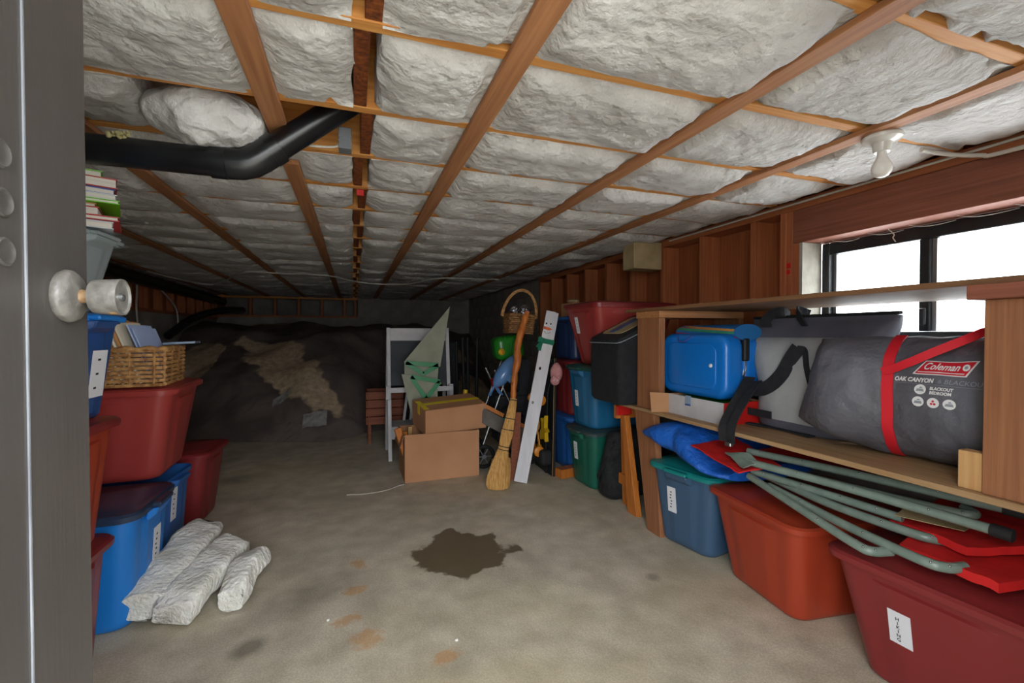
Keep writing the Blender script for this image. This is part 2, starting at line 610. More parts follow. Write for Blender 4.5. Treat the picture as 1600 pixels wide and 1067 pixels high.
def smoothstep(a, b, x):
    t = max(0, min(1, (x - a) / (b - a)))
    return t * t * (3 - 2 * t)


def bez(p0, p1, p2, p3, n=12):
    out = []
    for i in range(n + 1):
        t = i / n
        out.append(Vector(p0) * (1 - t) ** 3 + Vector(p1) * 3 * t * (1 - t) ** 2 + Vector(p2) * 3 * t * t * (1 - t) + Vector(p3) * t ** 3)
    return out


def spline(pts, n=6):
    """catmull-rom through the points"""
    P = [Vector(p) for p in pts]
    P = [P[0] * 2 - P[1]] + P + [P[-1] * 2 - P[-2]]
    out = []
    for i in range(1, len(P) - 2):
        for k in range(n):
            t = k / n
            a, b, c, d = P[i - 1], P[i], P[i + 1], P[i + 2]
            out.append(0.5 * ((2 * b) + (c - a) * t + (2 * a - 5 * b + 4 * c - d) * t * t + (3 * b - a - 3 * c + d) * t ** 3))
    out.append(P[-2])
    return out


def fbm(v, o=4):
    return noise.fractal(v, 0.9, 2.0, o)

# ================================================================== the setting
CZ = 1.83                      # underside of the joists
XL, XR = -2.36, 2.36           # inner faces of side walls (sheathing)
YB = 9.35

fl = struct(MB().box(XL - .1, XR + .1, -0.14, YB + .9, -0.12, 0).build('floor', 'floor'))
ogr = struct(MB().box(-14, 14, -16, -0.14, -0.14, -0.02).build('ground_outside_bounce', 'ground'))  # unseen ground, added to bounce sky light up through the doorway

ceil_ = struct(MB().box(XL - .1, XR + .1, -0.14, YB + .9, 2.02, 2.06).build('ceiling', 'subfloor'))
JY = [0.285, 0.695, 1.112, 1.53, 1.925, 2.34]
while JY[-1] < YB - 0.3:
    JY.append(JY[-1] + 0.41)
SX = [-2.12, -1.48, -0.86, -0.238, 0.400, 1.095, 1.695]
BX = 0.035
for i, y in enumerate(JY):
    MB().box(XL + .002, 2.219, y - .019, y + .019, CZ, 2.02).build('joist', 'joist', ceil_, bevel=0.002)
for x in SX:
    spans = [(0.02, YB)]
    if x == -0.238:
        spans = [(0.02, 1.775), (2.05, YB)]
    for a, b in spans:
        w = 0.032
        MB().box(x - w, x + w, a, b, CZ - .019, CZ - .0005).build('strap', 'strap', ceil_, bevel=0.0015)
for i in range(len(JY) - 1):
    off = 0.012 if i % 2 else -0.012
    if i == 0:
        off = 0.0
    MB().box(BX - .019 + off, BX + .019 + off, JY[i] + .0195, JY[i + 1] - .0195, CZ + .003, 2.02).build('blocking', 'block', ceil_, bevel=0.0015)


def batt(x0, x1, y0, y1, seed, res, sag=0.0):
    JLO, JHI = y0 - .002, y1 + .002
    nx = max(8, int((x1 - x0) / res))
    ny = max(7, int((y1 - y0) / res))
    sv = Vector((seed * 3.17, seed * 1.3, seed * .7))
    V, F = [], []
    for i in range(nx + 1):
        x = x0 + (x1 - x0) * i / nx
        dx = min(x - x0, x1 - x)
        ex = 1 - (1 - min(1, dx / 0.10)) ** 2
        ps = max([math.exp(-((x - s) / 0.055) ** 2) for s in SX])
        for j in range(ny + 1):
            t = j / ny
            e = 1 - abs(2 * t - 1) ** 7
            y = y0 + (y1 - y0) * t
            edge = abs(2 * t - 1) ** 6
            nn = noise.noise(Vector((x * 3.1, y * 2.0, 0)) + sv)
            ew = 0.024 * noise.noise(Vector((x * 2.6, (0 if t < .5 else 9), 3)) + sv) + 0.010 * noise.noise(Vector((x * 11, (0 if t < .5 else 9), 7)) + sv)
            y += (1 if t > .5 else -1) * min(0.019, 0.001 + ew) * edge
            b = e * (0.35 + 0.65 * ex)
            z = CZ + 0.022 - b * (0.046 + sag * math.sin(PI * min(1, max(0, (x - x0) / (x1 - x0)))) + 0.016 * nn)
            z += 0.020 * ps * e
            z += 0.009 * fbm(Vector((x * 8, y * 11, 1.5)) + sv, 5) * (.4 + .6 * e)
            z += 0.005 * fbm(Vector((x * 34, y * 22, 4.5)) + sv, 3)
            if abs(2 * t - 1) > .8:
                inside = JLO + .001 < y < JHI - .001
                z = z if inside else min(z, CZ - .003)
            if ps > 0.35:
                z = max(z, CZ + 0.002)
            V.append((x + 0.012 * noise.noise(Vector((y * 8, i, 0)) + sv) * (1 if dx < .01 else 0), y, z))
    for i in range(nx):
        for j in range(ny):
            a = i * (ny + 1) + j
            F.append((a, a + 1, a + ny + 2, a + ny + 1))
    # upper shell
    bd = [i * (ny + 1) for i in range(nx + 1)] + [nx * (ny + 1) + j for j in range(1, ny + 1)] + [i * (ny + 1) + ny for i in range(nx - 1, -1, -1)] + [j for j in range(ny - 1, 0, -1)]
    k = len(V)
    for q in bd:
        V.append((V[q][0], min(JHI - .002, max(JLO + .002, V[q][1])), 1.98))
    n = len(bd)
    for q in range(n):
        F.append((bd[q], bd[(q + 1) % n], k + (q + 1) % n, k + q))
    F.append(tuple(range(k, k + n)))
    mb = MB()
    mb.v, mb.f = V, F
    return mb.build('insulation_batt', 'batt', ceil_, smooth=60)


JE = [-0.04] + JY + [YB + .3]
for i in range(len(JE) - 1):
    y0, y1 = JE[i] + .021, JE[i + 1] - .021
    res = 0.02 if y1 < 2.4 else (0.035 if y1 < 4 else 0.06)
    if y1 - y0 < 0.1:
        continue
    pipe_bay = abs(JE[i] - 1.53) < .01
    if pipe_bay:
        batt(XL + .01, -0.60, y0, y1, i + .5, res)
    else:
        batt(XL + .01, BX - .035, y0, y1, i + .5, res)
    batt(BX + .035, 2.21, y0, y1, i + 40.5, res, 0.006)
# red clip near the blocking
lab(MB().box(BX - .017, BX + .017, 2.362, 2.375, CZ - .03, CZ + .0).build('tag_clip', 'redplastic', ceil_, bevel=0.002), 'small red plastic tag')

# ---------------------------------------------------------------- right wall
wr = MB()
wr.box(XR, XR + .02, -.14, 0.22, 1.0, 2.02)
wr.box(XR, XR + .02, 0.22, 1.77, 1.60, 2.02)
wr.box(XR, XR + .02, 0.22, 1.77, 1.0, 1.085)
wr.box(XR, XR + .02, 1.77, 5.33, 1.0, 2.02)
wall_r = struct(wr.build('wall_right', 'sheath'))
MB().box(XR - .0, XR + .14, -.14, 5.33, 0, 1.0).build('concrete_stem', 'concrete_wall', wall_r)
MB().box(2.219, XR - .001, 0.02, 5.33, 1.778, CZ - .0005).build('top_plate', 'plate', wall_r, bevel=0.002)
MB().box(2.219, XR - .001, 1.775, 5.33, 1.0, 1.04).build('sill_plate', 'plate', wall_r, bevel=0.002)
MB().box(2.219, XR - .001, 0.02, 1.81, 1.602, 1.7765).build('header_beam', 'header', wall_r, bevel=0.002)
for y in (1.812, 1.85, 2.05, 2.47, 2.88, 3.29, 3.70, 4.11, 4.52, 4.93, 5.29):
    z1 = 1.777
    MB().box(2.219, XR - .001, y, y + .038, 1.041, z1).build('stud', 'stud', wall_r, bevel=0.002)
MB().box(2.219, XR - .001, 1.772, 1.811, 1.041, 1.601).build('stud', 'stud', wall_r, bevel=0.002)
for (y, z, r) in ((1.832, 1.49, .014), (1.834, 1.455, .012)):
    lab(MB().box(2.2165, 2.2188, y - r, y + r, z - r, z + r).build('paint_mark', 'redplastic', wall_r, bevel=.001), 'red spray paint mark')
# diagonal seams: sheathing boards behind the studs
sy = [1.9, 2.26, 2.68, 3.09, 3.5, 3.9, 4.3, 4.72, 5.1]
for y in sy:
    MB().box(XR - .012, XR - .0005, y - .07, y + .10, 1.041, 1.777).build('sheathing_board', 'sheath', wall_r, bevel=0.003)
# reveal of the window
rv = MB()
rv.box(2.219, XR - .002, 1.755, 1.7715, 1.085, 1.60)
rv.box(2.219, XR - .002, 0.22, 1.7545, 1.060, 1.085)
rv.box(2.219, XR - .002, 0.20, 0.2195, 1.085, 1.60)
rv.build('window_reveal', 'reveal', wall_r)

# window
win = struct(MB().box(XR, XR + .06, 1.715, 1.755, 1.09, 1.597).build('window_1', 'frame_black', bevel=.003))
for nme, b in (('frame_rail', (0.222, 1.7145, 1.537, 1.597)), ('frame_rail', (0.222, 1.7145, 1.09, 1.132)), ('frame_stile', (0.222, 0.262, 1.1325, 1.5365)), ('mullion', (1.272, 1.312, 1.1325, 1.5365))):
    MB().box(XR, XR + .06, b[0], b[1], b[2], b[3]).build(nme, 'frame_black', win, bevel=.003)
for y0, y1, xo in ((1.3125, 1.7145, .03), (0.2625, 1.2715, .015)):
    s = MB().box(XR + xo, XR + xo + .02, y1 - .018, y1 - .0005, 1.133, 1.536)
    sash = s.build('sash_stile', 'chrome', win, bevel=.001)
    MB().box(XR + xo + .008, XR + xo + .012, y0, y1 - .0185, 1.133, 1.536).build('pane', 'glass', win)
MB().box(XR - .018, XR - .0005, 1.28, 1.304, 1.16, 1.235).build('latch', 'frame_black', win, bevel=.005)
# cobweb threads along the head of the window
for k in range(5):
    y = 1.66 - k * .17
    p = bez((2.30, y, 1.598), (2.31, y - .03, 1.585), (2.33, y - .05, 1.575), (2.355, y - .10 - .02 * k, 1.592), 8)
    MB().tube(p, 0.0016, 4).build('cobweb', 'cable', win)
p = spline([(2.30, 1.40, 1.598), (2.315, 1.385, 1.572), (2.30, 1.38, 1.555), (2.305, 1.372, 1.535)], 4)
MB().tube(p, 0.0025, 4).build('cobweb', 'cable', win)

# block wall beyond the studs
bk = struct(MB().box(XR - .06, XR + .14, 5.331, YB + .9, -.05, 2.04).build('wall_far_right', 'concrete_wall'))
bm = None
for r in range(7):
    z = 0.42 + r * .203
    y = 5.34 + (0.2 if r % 2 else 0)
    while y + .395 < YB:
        if bm is None:
            o = MB().box(-.012, 0, 0, .392, 0, .195).build('block', 'concrete_wall', bk, bevel=.004)
            bm = o.data
        else:
            o = bpy.data.objects.new('block', bm)
            C.objects.link(o)
            o.parent = bk
        o.location = (XR - .0605, y, z)
        y += .402
# back wall
wb = MB()
wb.box(0.08, XR - .061, YB, YB + .2, 0, 2.02)
wb.box(XL, 0.0795, YB, YB + .2, 0, 1.43)
wb.box(XL - .1, XR + .1, YB + .88, YB + .93, 0, 2.06)
wall_b = struct(wb.build('wall_back', 'concrete_wall'))
bm = None
for r in range(5):
    z = 0.84 + r * .203
    x = 0.09 + (-0.0 if r % 2 else .2)
    while x + .395 < XR - .1:
        if bm is None:
            o = MB().box(0, .392, -.012, 0, 0, .195).build('block', 'concrete_wall', wall_b, bevel=.004)
            bm = o.data
        else:
            o = bpy.data.objects.new('block', bm)
            C.objects.link(o)
            o.parent = wall_b
        o.location = (x, YB - .0005, z)
        x += .402
for x in (-1.76, -1.36, -.96, -.56, -.16, .04):
    MB().box(x - .02, x + .02, YB, YB + .09, 1.471, 1.78).build('stud', 'stud', wall_b)
MB().box(-2.3, .079, YB, YB + .09, 1.431, 1.47).build('sill_plate', 'plate', wall_b)
MB().box(-2.3, .079, YB, YB + .09, 1.781, CZ - .001).build('top_plate', 'joist', wall_b)
# left wall
wl = MB()
wl.box(XL - .1, XL, -.14, YB + .9, -.05, 2.04)
wall_l = struct(wl.build('wall_left', 'sheath'))
MB().box(XL + .0005, XL + .07, 4.0, YB - .001, 0, 1.38).build('concrete_stem', 'concrete_wall', wall_l)
for k in range(12):
    y = 4.8 + k * .41
    MB().box(XL + .0005, XL + .09, y, y + .038, 1.42, 1.79).build('stud', 'stud', wall_l, bevel=.002)
    MB().box(XL + .0005, XL + .02, y + .06, y + .21, 1.42, 1.79).build('sheathing_board', 'stud', wall_l, bevel=.002)
MB().box(XL + .0005, XL + .09, 4.4, YB - .01, 1.381, 1.419).build('sill_plate', 'plate', wall_l)
MB().box(XL + .0005, XL + .09, 4.4, YB - .01, 1.791, CZ - .001).build('top_plate', 'plate', wall_l)
# front wall with doorway (behind the camera)
fw_ = MB()
fw_.box(XL, -0.42, -.14, -.04, 0, 2.02)
fw_.box(0.62, XR, -.14, -.04, 0, 2.02)
fw_.box(-0.4195, 0.6195, -.14, -.04, 1.96, 2.02)
wall_f = struct(fw_.build('wall_front', 'outside_wall'))

# door, swung open into the room
door = struct(MB().box(-0.412, -0.372, 0.0, 0.846, 0.012, 1.93).build('door_1', 'door', bevel=.002))
MB().box(-0.3719, -0.3700, 0.7082, 0.7108, 0.02, 1.92).build('seam', 'doorseam', door)
TX = Matrix.Translation((-0.3719, 0.787, 1.172)) @ Matrix.Rotation(PI / 2, 4, 'Y')
ros = MB().lathe([(0.0, 0), (.034, 0), (.036, .004), (.035, .010), (.028, .015), (.016, .017), (.012, .019), (0, .019)], 28, TX).build('rosette', 'knob', door, smooth=50)
MB().lathe([(0.0, .019), (.0095, .019), (.0085, .026), (.011, .030), (0, .030)], 16, TX).build('knob_neck', 'rust', door, smooth=40)
kb = MB().lathe([(0, .0305), (.016, .0305), (.0225, .033), (.0235, .036), (.0255, .064), (.0252, .066), (.0235, .066), (.0225, .063), (0, .0625)], 28, TX).build('door_knob', 'knob', door, smooth=40)
MB().lathe([(0, .0627), (.006, .0627), (.006, .066), (.004, .067), (0, .067)], 14, TX).build('lock_button', 'steel', kb, smooth=40)
for k in range(5):
    a = [.9, 1.6, 2.2, -.4, .3][k]
    T2 = TX @ Matrix.Rotation(a, 4, 'Z') @ Matrix.Translation((.0245 + .0006, 0, .052 + .002 * k))
    MB().ball((0, 0, 0), (.0012, .0035 + .001 * (k % 2), .005), 8, 5).xf(T2).build('rust_patch', 'rust', kb, smooth=60)
for y, z in ((.670, 1.322), (.672, 1.268), (.674, 1.213)):
    T3 = Matrix.Translation((-0.3719, y, z)) @ Matrix.Rotation(PI / 2, 4, 'Y')
    MB().lathe([(0, 0), (.0165, 0), (.0165, .002), (.014, .0035), (.012, .002), (.006, .0015), (0, .0015)], 20, T3).build('bolt_cap', 'doorlite', door, smooth=40)

# earth mound at the back, covered with dark sheeting
nx, ny = 110, 100
mx0, mx1, my0, my1 = XL + .072, XR - .075, 4.95, YB - .03


def ybase(x):
    K = [(-2.4, 5.9), (-1.35, 5.45), (-.8, 5.25), (-.3, 5.1), (.1, 5.3), (.6, 5.7), (1.0, 6.2), (1.4, 6.9), (2.4, 7.5)]
    for (a, b), (c, d) in zip(K, K[1:]):
        if x <= c:
            return b + (d - b) * (x - a) / (c - a)
    return K[-1][1]


def mz(x, y):
    v = Vector((x * .9, y * .9, 2))
    yb = ybase(x) + .15 * noise.noise(Vector((x * 3, 4, 4)))
    d = y - yb
    t = d / 2.5
    if d < 0:
        return -0.03
    z = 1.30 * (1 - (1 - min(1, t)) ** 1.9)
    z = z * (0.86 + 0.10 * min(1, t)) + min(1, d / .5) * (0.10 * noise.noise(v * 1.6) + .07 * noise.noise(v * 3.3) + .012 * fbm(v * 6, 3))
    z = min(z, 1.40)
    return max(z, -0.03 + .035 * min(1, d / .05))


V, F = [], []
for i in range(nx + 1):
    for j in range(ny + 1):
        x = mx0 + (mx1 - mx0) * i / nx
        y = my0 + (my1 - my0) * j / ny
        V.append((x, y, mz(x, y)))
for i in range(nx):
    for j in range(ny):
        a = i * (ny + 1) + j
        F.append((a, a + ny + 1, a + ny + 2, a + 1))
mb = MB()
mb.v, mb.f = V, F
mo = tag(mb.build('earth_mound', 'mound', smooth=50), 'mound of earth and sand partly covered with dark plastic sheeting', 'earth mound')

# wires and pipes
def one(name, mb, m, label, cat, group=None, smooth=None, bevel=0.0, seg=1):
    return tag(mb.build(name, m, smooth=smooth, bevel=bevel, seg=seg), label, cat, group)


dp = thing('drain_pipe', 'black plastic drain pipe with elbow rising into the joists', 'pipe', (-.35, 1.72, 1.64))
A = Vector((-.35, 1.72, 1.64))
PY = 1.715


def W2(pts, org):
    return [Vector(p) - org for p in pts]


MB().tube(W2([(-2.2, PY, 1.68), (-.40, PY, 1.676)], A), .0445, 24).build('pipe_run', 'abs', dp, smooth=40)
MB().tube(W2([(-.43, PY, 1.676), (-.385, PY, 1.676)], A), .0505, 24).build('collar', 'abs', dp, smooth=40)
el = [(-.385, PY, 1.676), (-.345, PY, 1.678), (-.315, PY - .001, 1.688), (-.29, PY - .002, 1.704), (-.262, PY - .003, 1.727)]
MB().tube(W2(el, A), .0495, 24).build('elbow', 'abs', dp, smooth=60)
d45 = Vector((1, -.05, .80)).normalized()
p0 = Vector((-.262, PY - .003, 1.727))
MB().tube(W2([p0, p0 + d45 * .035], A), .052, 24).build('collar', 'abs', dp, smooth=40)
MB().tube(W2([p0 + d45 * .036, p0 + d45 * .36], A), .0445, 24).build('pipe_run', 'abs', dp, smooth=40)
fm = MB()
for k in range(26):
    fm.ball((-.66 + random.uniform(-.03, .03) - A.x, PY - .02 + random.uniform(-.03, .02) - A.y, 1.676 + .043 - A.z + random.uniform(-.012, .006)), random.uniform(.004, .009), 7, 5)
fm.build('foam_residue', 'foam', dp, smooth=60)

# loose batt bulging above the pipe
bl = MB()
rings = []
for i in range(31):
    a = i / 30
    ring = []
    rr = math.sin(PI * (0.04 + 0.92 * a)) ** 0.45
    for k in range(56):
        b = 2 * PI * k / 56
        q = Vector((-.60 + a * .325, 1.715 + .135 * rr * math.cos(b), 1.815 + .085 * rr * math.sin(b) - .01 * a))
        q += Vector((0, 1, 1)) * (.030 * noise.noise(q * 9)) * rr + Vector((0, .4, 1)) * (.016 * fbm(q * 24, 4)) * rr
        ring.append(q)
    rings.append(ring)
bl.loft(rings)
one('loose_insulation', bl, 'batt', 'plump loose bundle of white insulation hanging just above the black pipe', 'insulation', smooth=60)
# junction box and loose cable beside the elbow
jb = thing('junction_box', 'small grey electrical junction box beside the pipe elbow in the ceiling', 'junction box', (-.025, 1.76, 1.80))
MB().box(-.022, .022, -.03, .03, -.02, .055).build('box', 'greybox', jb, bevel=.003)
for k in range(3):
    MB().box(-.0225, .0225, -.0312, -.0302, -.012 + k * .016, -.006 + k * .016).build('rib', 'greybox', jb)
pp = spline([(-.29, 1.80, 1.84), (-.22, 1.78, 1.80), (-.13, 1.76, 1.785), (-.06, 1.755, 1.79), (-.035, 1.755, 1.81)], 5)
one('loose_cable', MB().tube(pp, .004, 6), 'cable', 'short white cable drooping into the grey junction box', 'cable', smooth=60)

pp = spline([(-2.10, 5.95, 1.80), (-1.95, 6.5, 1.775), (-1.75, 6.9, 1.765), (-1.45, 6.4, 1.79), (-1.12, 5.7, 1.805), (-.85, 5.72, 1.808), (-.3, 5.75, 1.808), (.05, 6.2, 1.795), (.4, 6.35, 1.79), (.72, 6.2, 1.795), (1.02, 5.55, 1.806), (1.72, 5.45, 1.806)], 6)
one('ceiling_cable', MB().tube(pp, .010, 6), 'cable', 'long white cable strung in loops under the dark end of the ceiling', 'cable', smooth=60)
pp = spline([(-2.22, 6.0, 1.76), (-2.22, 6.02, 1.6), (-2.22, 6.0, 1.42), (-2.21, 6.0, 1.2)], 5)
one('wall_cable', MB().tube(pp, .010, 6), 'cable', 'straight white cable hanging down the dark left wall', 'cable', smooth=60)
pp = spline([(-2.22, 6.25, 1.76), (-2.2, 6.6, 1.66), (-2.18, 7.0, 1.48), (-2.18, 7.1, 1.30), (-2.18, 7.05, 1.2)], 5)
one('wall_cable', MB().tube(pp, .010, 6), 'cable', 'curved white cable looping down the dark left wall above the wicker basket', 'cable', smooth=60)
one('sewer_pipe', MB().tube([(-2.19, 3.2, 1.735), (-2.19, YB - .02, 1.70)], .068, 18), 'abs', 'long black pipe running along the top of the left wall', 'pipe', smooth=40)
pp = spline([(-1.85, 9.2, 1.55), (-1.95, 8.3, 1.50), (-2.08, 7.4, 1.35), (-2.16, 6.7, 1.1)], 5)
one('drain_hose', MB().tube(pp, .05, 12), 'abs', 'black hose running down the left edge of the earth mound', 'hose', smooth=50)

# conduit along the right top plate
cn = thing('conduit', 'thin grey conduit running along the top of the window wall', 'conduit', (2.2, .8, 1.80))
o_ = Vector((2.2, .8, 1.80))
MB().tube(W2([(2.205, .04, 1.808), (2.205, 2.80, 1.808)], o_), .0055, 8).build('pipe_run', 'cable', cn, smooth=40)
pp = spline([(2.185, .04, 1.76), (2.185, .9, 1.765), (2.17, 1.02, 1.775), (2.10, 1.10, 1.802), (2.02, 1.12, 1.812)], 5)
MB().tube(W2(pp, o_), .008, 8).build('branch_run', 'cable', cn, smooth=60)
MB().tube(W2([(2.185, .86, 1.764), (2.185, .90, 1.765)], o_), .0105, 10).build('coupling', 'greybox', cn, smooth=40)

# bulb holder
bh = thing('bulb_holder', 'white porcelain bulb holder with one bare bulb near the window', 'light fixture', (1.745, 1.085, 1.80))
MB().lathe([(0, .012), (.056, .012), (.060, .006), (.058, -.004), (.045, -.012), (.030, -.016), (.026, -.040), (.023, -.046), (0, -.046)], 28).build('socket', 'porcelain', bh, smooth=40)
MB().lathe([(0, -.0462), (.014, -.0462), (.015, -.060), (.020, -.072), (.0285, -.088), (.031, -.102), (.028, -.117), (.019, -.128), (.008, -.1325), (0, -.133)], 24).build('bulb', 'bulb', bh, smooth=60)
MB().tube([(.05, .01, .0), (.075, .02, -.012), (.085, .03, .02)], .004, 6).build('lead_wire', 'porcelain', bh, smooth=60)
# box on the wall
wbx = thing('wall_box', 'tan square box mounted high on the stud wall above the red tote', 'box', (1.97, 2.9, 1.61))
MB().box(.0, .245, 0, .15, 0, .205).build('body', 'boxtan', wbx, bevel=.004)
MB().box(.012, .233, -.004, -.0005, .012, .193).build('cover', 'boxtan', wbx, bevel=.002)

# ================================================================== storage totes
def tote(label, loc, rot, L, Wd, H, body, lid=None, taper=.10, lugs=False, paper=None, group='storage totes', cat='storage tote', panel=.009):
    root = thing('storage_tote', label, cat, loc, rot, group)
    Lb, Wb = L - taper, Wd - taper
    rim = .90 * H

    def off(sd, s, zf):
        if zf < .06 or zf > .84:
            return 0.0
        if sd in (0, 2):
            return panel * (smoothstep(.62, .54, abs(s)))
        return panel * (smoothstep(.16, .12, abs(s - .5)) + smoothstep(.16, .12, abs(s + .5)))
    rings = []
    for zf, ins in ((0, .018), (.012, .006), (.04, 0), (.07, 0), (.10, 0), (.3, 0), (.5, 0), (.7, 0), (.80, 0), (.835, 0), (.85, 0), (.90, 0)):
        f = zf / .90
        l, w = Lb + (L - .03 - Lb) * f - 2 * ins, Wb + (Wd - .03 - Wb) * f - 2 * ins
        rings.append(rrect(l, w, .055, zf * H, 14, 5, off, zf))
    rings.append(rrect(L - .008, Wd - .008, .06, .905 * H, 14, 5))
    rings.append(rrect(L - .004, Wd - .004, .06, .955 * H, 14, 5))
    top = .955 * H
    if lid is None:
        rings.append(rrect(L - .016, Wd - .016, .055, .955 * H, 14, 5))
        for zf in (.9, .5, .1, .02):
            f = zf / .9
            rings.append(rrect(Lb + (L - .04 - Lb) * f - .008, Wb + (Wd - .04 - Wb) * f - .008, .05, zf * H, 14, 5))
    MB().loft(rings).build('body', body, root, smooth=38)
    if lid:
        lr = [rrect(L + .002, Wd + .002, .062, .925 * H, 14, 5), rrect(L + .018, Wd + .018, .068, .918 * H, 14, 5), rrect(L + .022, Wd + .022, .070, .962 * H, 14, 5), rrect(L + .002, Wd + .002, .062, .982 * H, 14, 5),
              rrect(L - .05, Wd - .05, .05, .984 * H, 14, 5), rrect(L - .075, Wd - .075, .045, 1.0 * H, 14, 5)]
        MB().loft([[q + Vector((0, 0, .0008)) for q in r] for r in lr]).build('lid', lid, root, smooth=35)
    if lugs:
        for sx in (-1, 1):
            lm = MB()
            x0 = sx * (L / 2 - .006)
            x1 = sx * (L / 2 + .030)
            lm.hexa([(x0 - sx * .012, -.075, .80 * H), (x0 - sx * .012, .075, .80 * H), (x1 - sx * .012, .062, .86 * H), (x1 - sx * .012, -.062, .86 * H)],
                    [(x0, -.08, .922 * H), (x0, .08, .922 * H), (x1, .068, .922 * H), (x1, -.068, .922 * H)])
            lm.build('handle', body, root, bevel=.004)
            if lid:
                MB().box(min(x0 + sx * .012, x1 + sx * .006), max(x0 + sx * .012, x1 + sx * .006), -.07, .07, .927 * H, .972 * H).build('lid_latch', lid, root, bevel=.005)
    if paper:
        side = paper.get('side', -1)

        def fx(z):
            return side * ((Lb + (L - .03 - Lb) * (z / H / .9)) / 2 + panel + .0012)
        w, h, yc, zc = paper['w'], paper['h'], paper.get('y', 0), paper['z']
        # local axes on the end face: reading direction runs to the viewer's right
        rd = side * 1.0
        P = []
        for t in (0, .0008):
            P.append([Vector((fx(zc + b * h / 2) + side * t, yc + rd * a * w / 2, zc + b * h / 2)) for a, b in ((-1, -1), (1, -1), (1, 1), (-1, 1))])
        pl = MB().hexa(P[0], P[1]).build('paper_label', 'paper', root)
        lab(pl, 'white paper label')
        tx = paper.get('text')
        if tx:
            n = len(tx)
            tm = MB()
            for k, ch in enumerate(tx):
                g = text_mb(ch, h * .135, .0004)
                zz = zc + h * (.27 - .125 * k)
                yy = yc - rd * w * .08
                tm.add([Vector((fx(zz + v[1]) + side * .0014, yy + rd * v[0], zz + v[1])) for v in g.v], g.f)
            lab(tm.build('lettering', 'ink', pl), 'hand lettered word HIKING')
        elif paper.get('marks'):
            tm = MB()
            for k in range(paper['marks']):
                zz = zc + h * (.30 - .60 * k / (paper['marks'] - 1))
                yy = yc - rd * w * (.08 + .05 * ((k * 7) % 3 - 1))
                a, b = w * .09, h * .022
                tm.hexa([(fx(zz - b) + side * .0012, yy - a, zz - b), (fx(zz - b) + side * .0012, yy + a, zz - b), (fx(zz + b) + side * .0012, yy + a, zz + b), (fx(zz + b) + side * .0012, yy - a, zz + b)],
                        [(fx(zz - b) + side * .0016, yy - a, zz - b), (fx(zz - b) + side * .0016, yy + a, zz - b), (fx(zz + b) + side * .0016, yy + a, zz + b), (fx(zz + b) + side * .0016, yy - a, zz + b)])
            tm.build('handwriting', 'ink', pl)['kind'] = 'stuff'
    return root


# under the shelf on the right
tote('slate blue tote with teal lid under the shelf beside the wooden leg', (1.875, 1.985, 0), R(11), .60, .42, .43, 'slate', 'teallid', .10, True, dict(z=.245, w=.055, h=.135, y=.055, marks=6))
tote('orange red tote under the shelf holding the middle of the camp chairs', (1.90, 1.44, 0), R(-7), .68, .53, .41, 'brick', 'brick', .14, False)
tote('large maroon tote nearest the camera with a paper label reading HIKING', (1.875, .845, 0), R(3), .68, .57, .41, 'maroon', 'maroon', .16, False, dict(z=.225, w=.060, h=.105, y=.075, text='HIKING'))
# far column against the wall
G2 = 'totes stacked beside the shelf'
tote('mid blue tote on the floor at the bottom behind the skateboard', (1.925, 3.49, 0), R(0), .60, .42, .455, 'blue2', 'blue2', .07, False, dict(z=.23, w=.05, h=.10, y=.12, marks=4), G2)
tote('dull red tote between the navy tote and the mid blue tote', (1.925, 3.49, .4575), R(0), .60, .42, .45, 'maroon', 'maroon', .07, False, None, G2)
tote('navy blue tote with bright blue lid on top of the dull red tote', (1.935, 3.50, .91), R(0), .57, .42, .36, 'navy', 'blue2', .06, False, None, G2)
# near column
tote('dark green tote with grey lid on the floor below the teal blue tote', (1.86, 3.03, 0), R(3), .60, .40, .43, 'green', 'greylid', .09, True, dict(z=.25, w=.05, h=.13, y=.045, marks=5), G2)
tote('teal blue tote with dark green lid between green and red totes', (1.865, 3.035, .4325), R(3), .61, .40, .46, 'tealblue', 'greenlid', .10, True, dict(z=.21, w=.045, h=.12, y=.04, marks=4), G2)
tote('large red tote with lid on top of the stack under the tan wall box', (1.885, 2.97, .895), R(2), .70, .50, .455, 'red', 'redlid', .20, False, dict(z=.29, w=.045, h=.12, y=.06, marks=4), G2)

# left side: short ends face the room
G3 = 'totes stacked along the left side'
tote('bright blue tote with navy lid on the floor beside the insulation scraps', (-1.07, 2.25, 0), PI, .60, .42, .46, 'blue', 'navylid', .08, True, dict(z=.235, w=.07, h=.17, y=-.03, marks=6), G3)
tote('blue tote without lid under the big red tote with the basket', (-1.14, 2.72, 0), PI + R(-4), .62, .42, .44, 'blue2', None, .08, True, dict(z=.28, w=.06, h=.16, y=.03, marks=5), G3)
tote('big red tote carrying the wicker basket', (-1.13, 2.64, .462), PI + R(3), .72, .54, .425, 'red', 'red', .15, False, None, G3)
tote('dark red tote with lid on the floor farthest from the door', (-1.10, 3.26, 0), PI + R(-3), .62, .42, .44, 'maroon', 'redlid', .12, False, None, G3)
tote('dark red tote on the floor nearest the open door', (-1.105, 1.79, 0), PI, .60, .42, .42, 'maroon', 'redlid', .08, False, None, G3)
tote('orange red tote under the dark blue tote beside the open door', (-1.07, 1.76, .4215), PI, .60, .42, .42, 'brick', 'redlid', .10, False, None, G3)
tote('dark blue tote with a hanging paper behind the door knob', (-1.055, 1.77, .843), PI, .60, .42, .345, 'blue3', 'blue', .10, True, dict(z=.15, w=.09, h=.15, y=-.05, marks=3), G3)
tote('cloudy clear bin under the pile of books', (-1.045, 1.80, 1.19), PI, .56, .40, .255, 'clear', 'clear', .12, True, None, G3, 'storage bin')


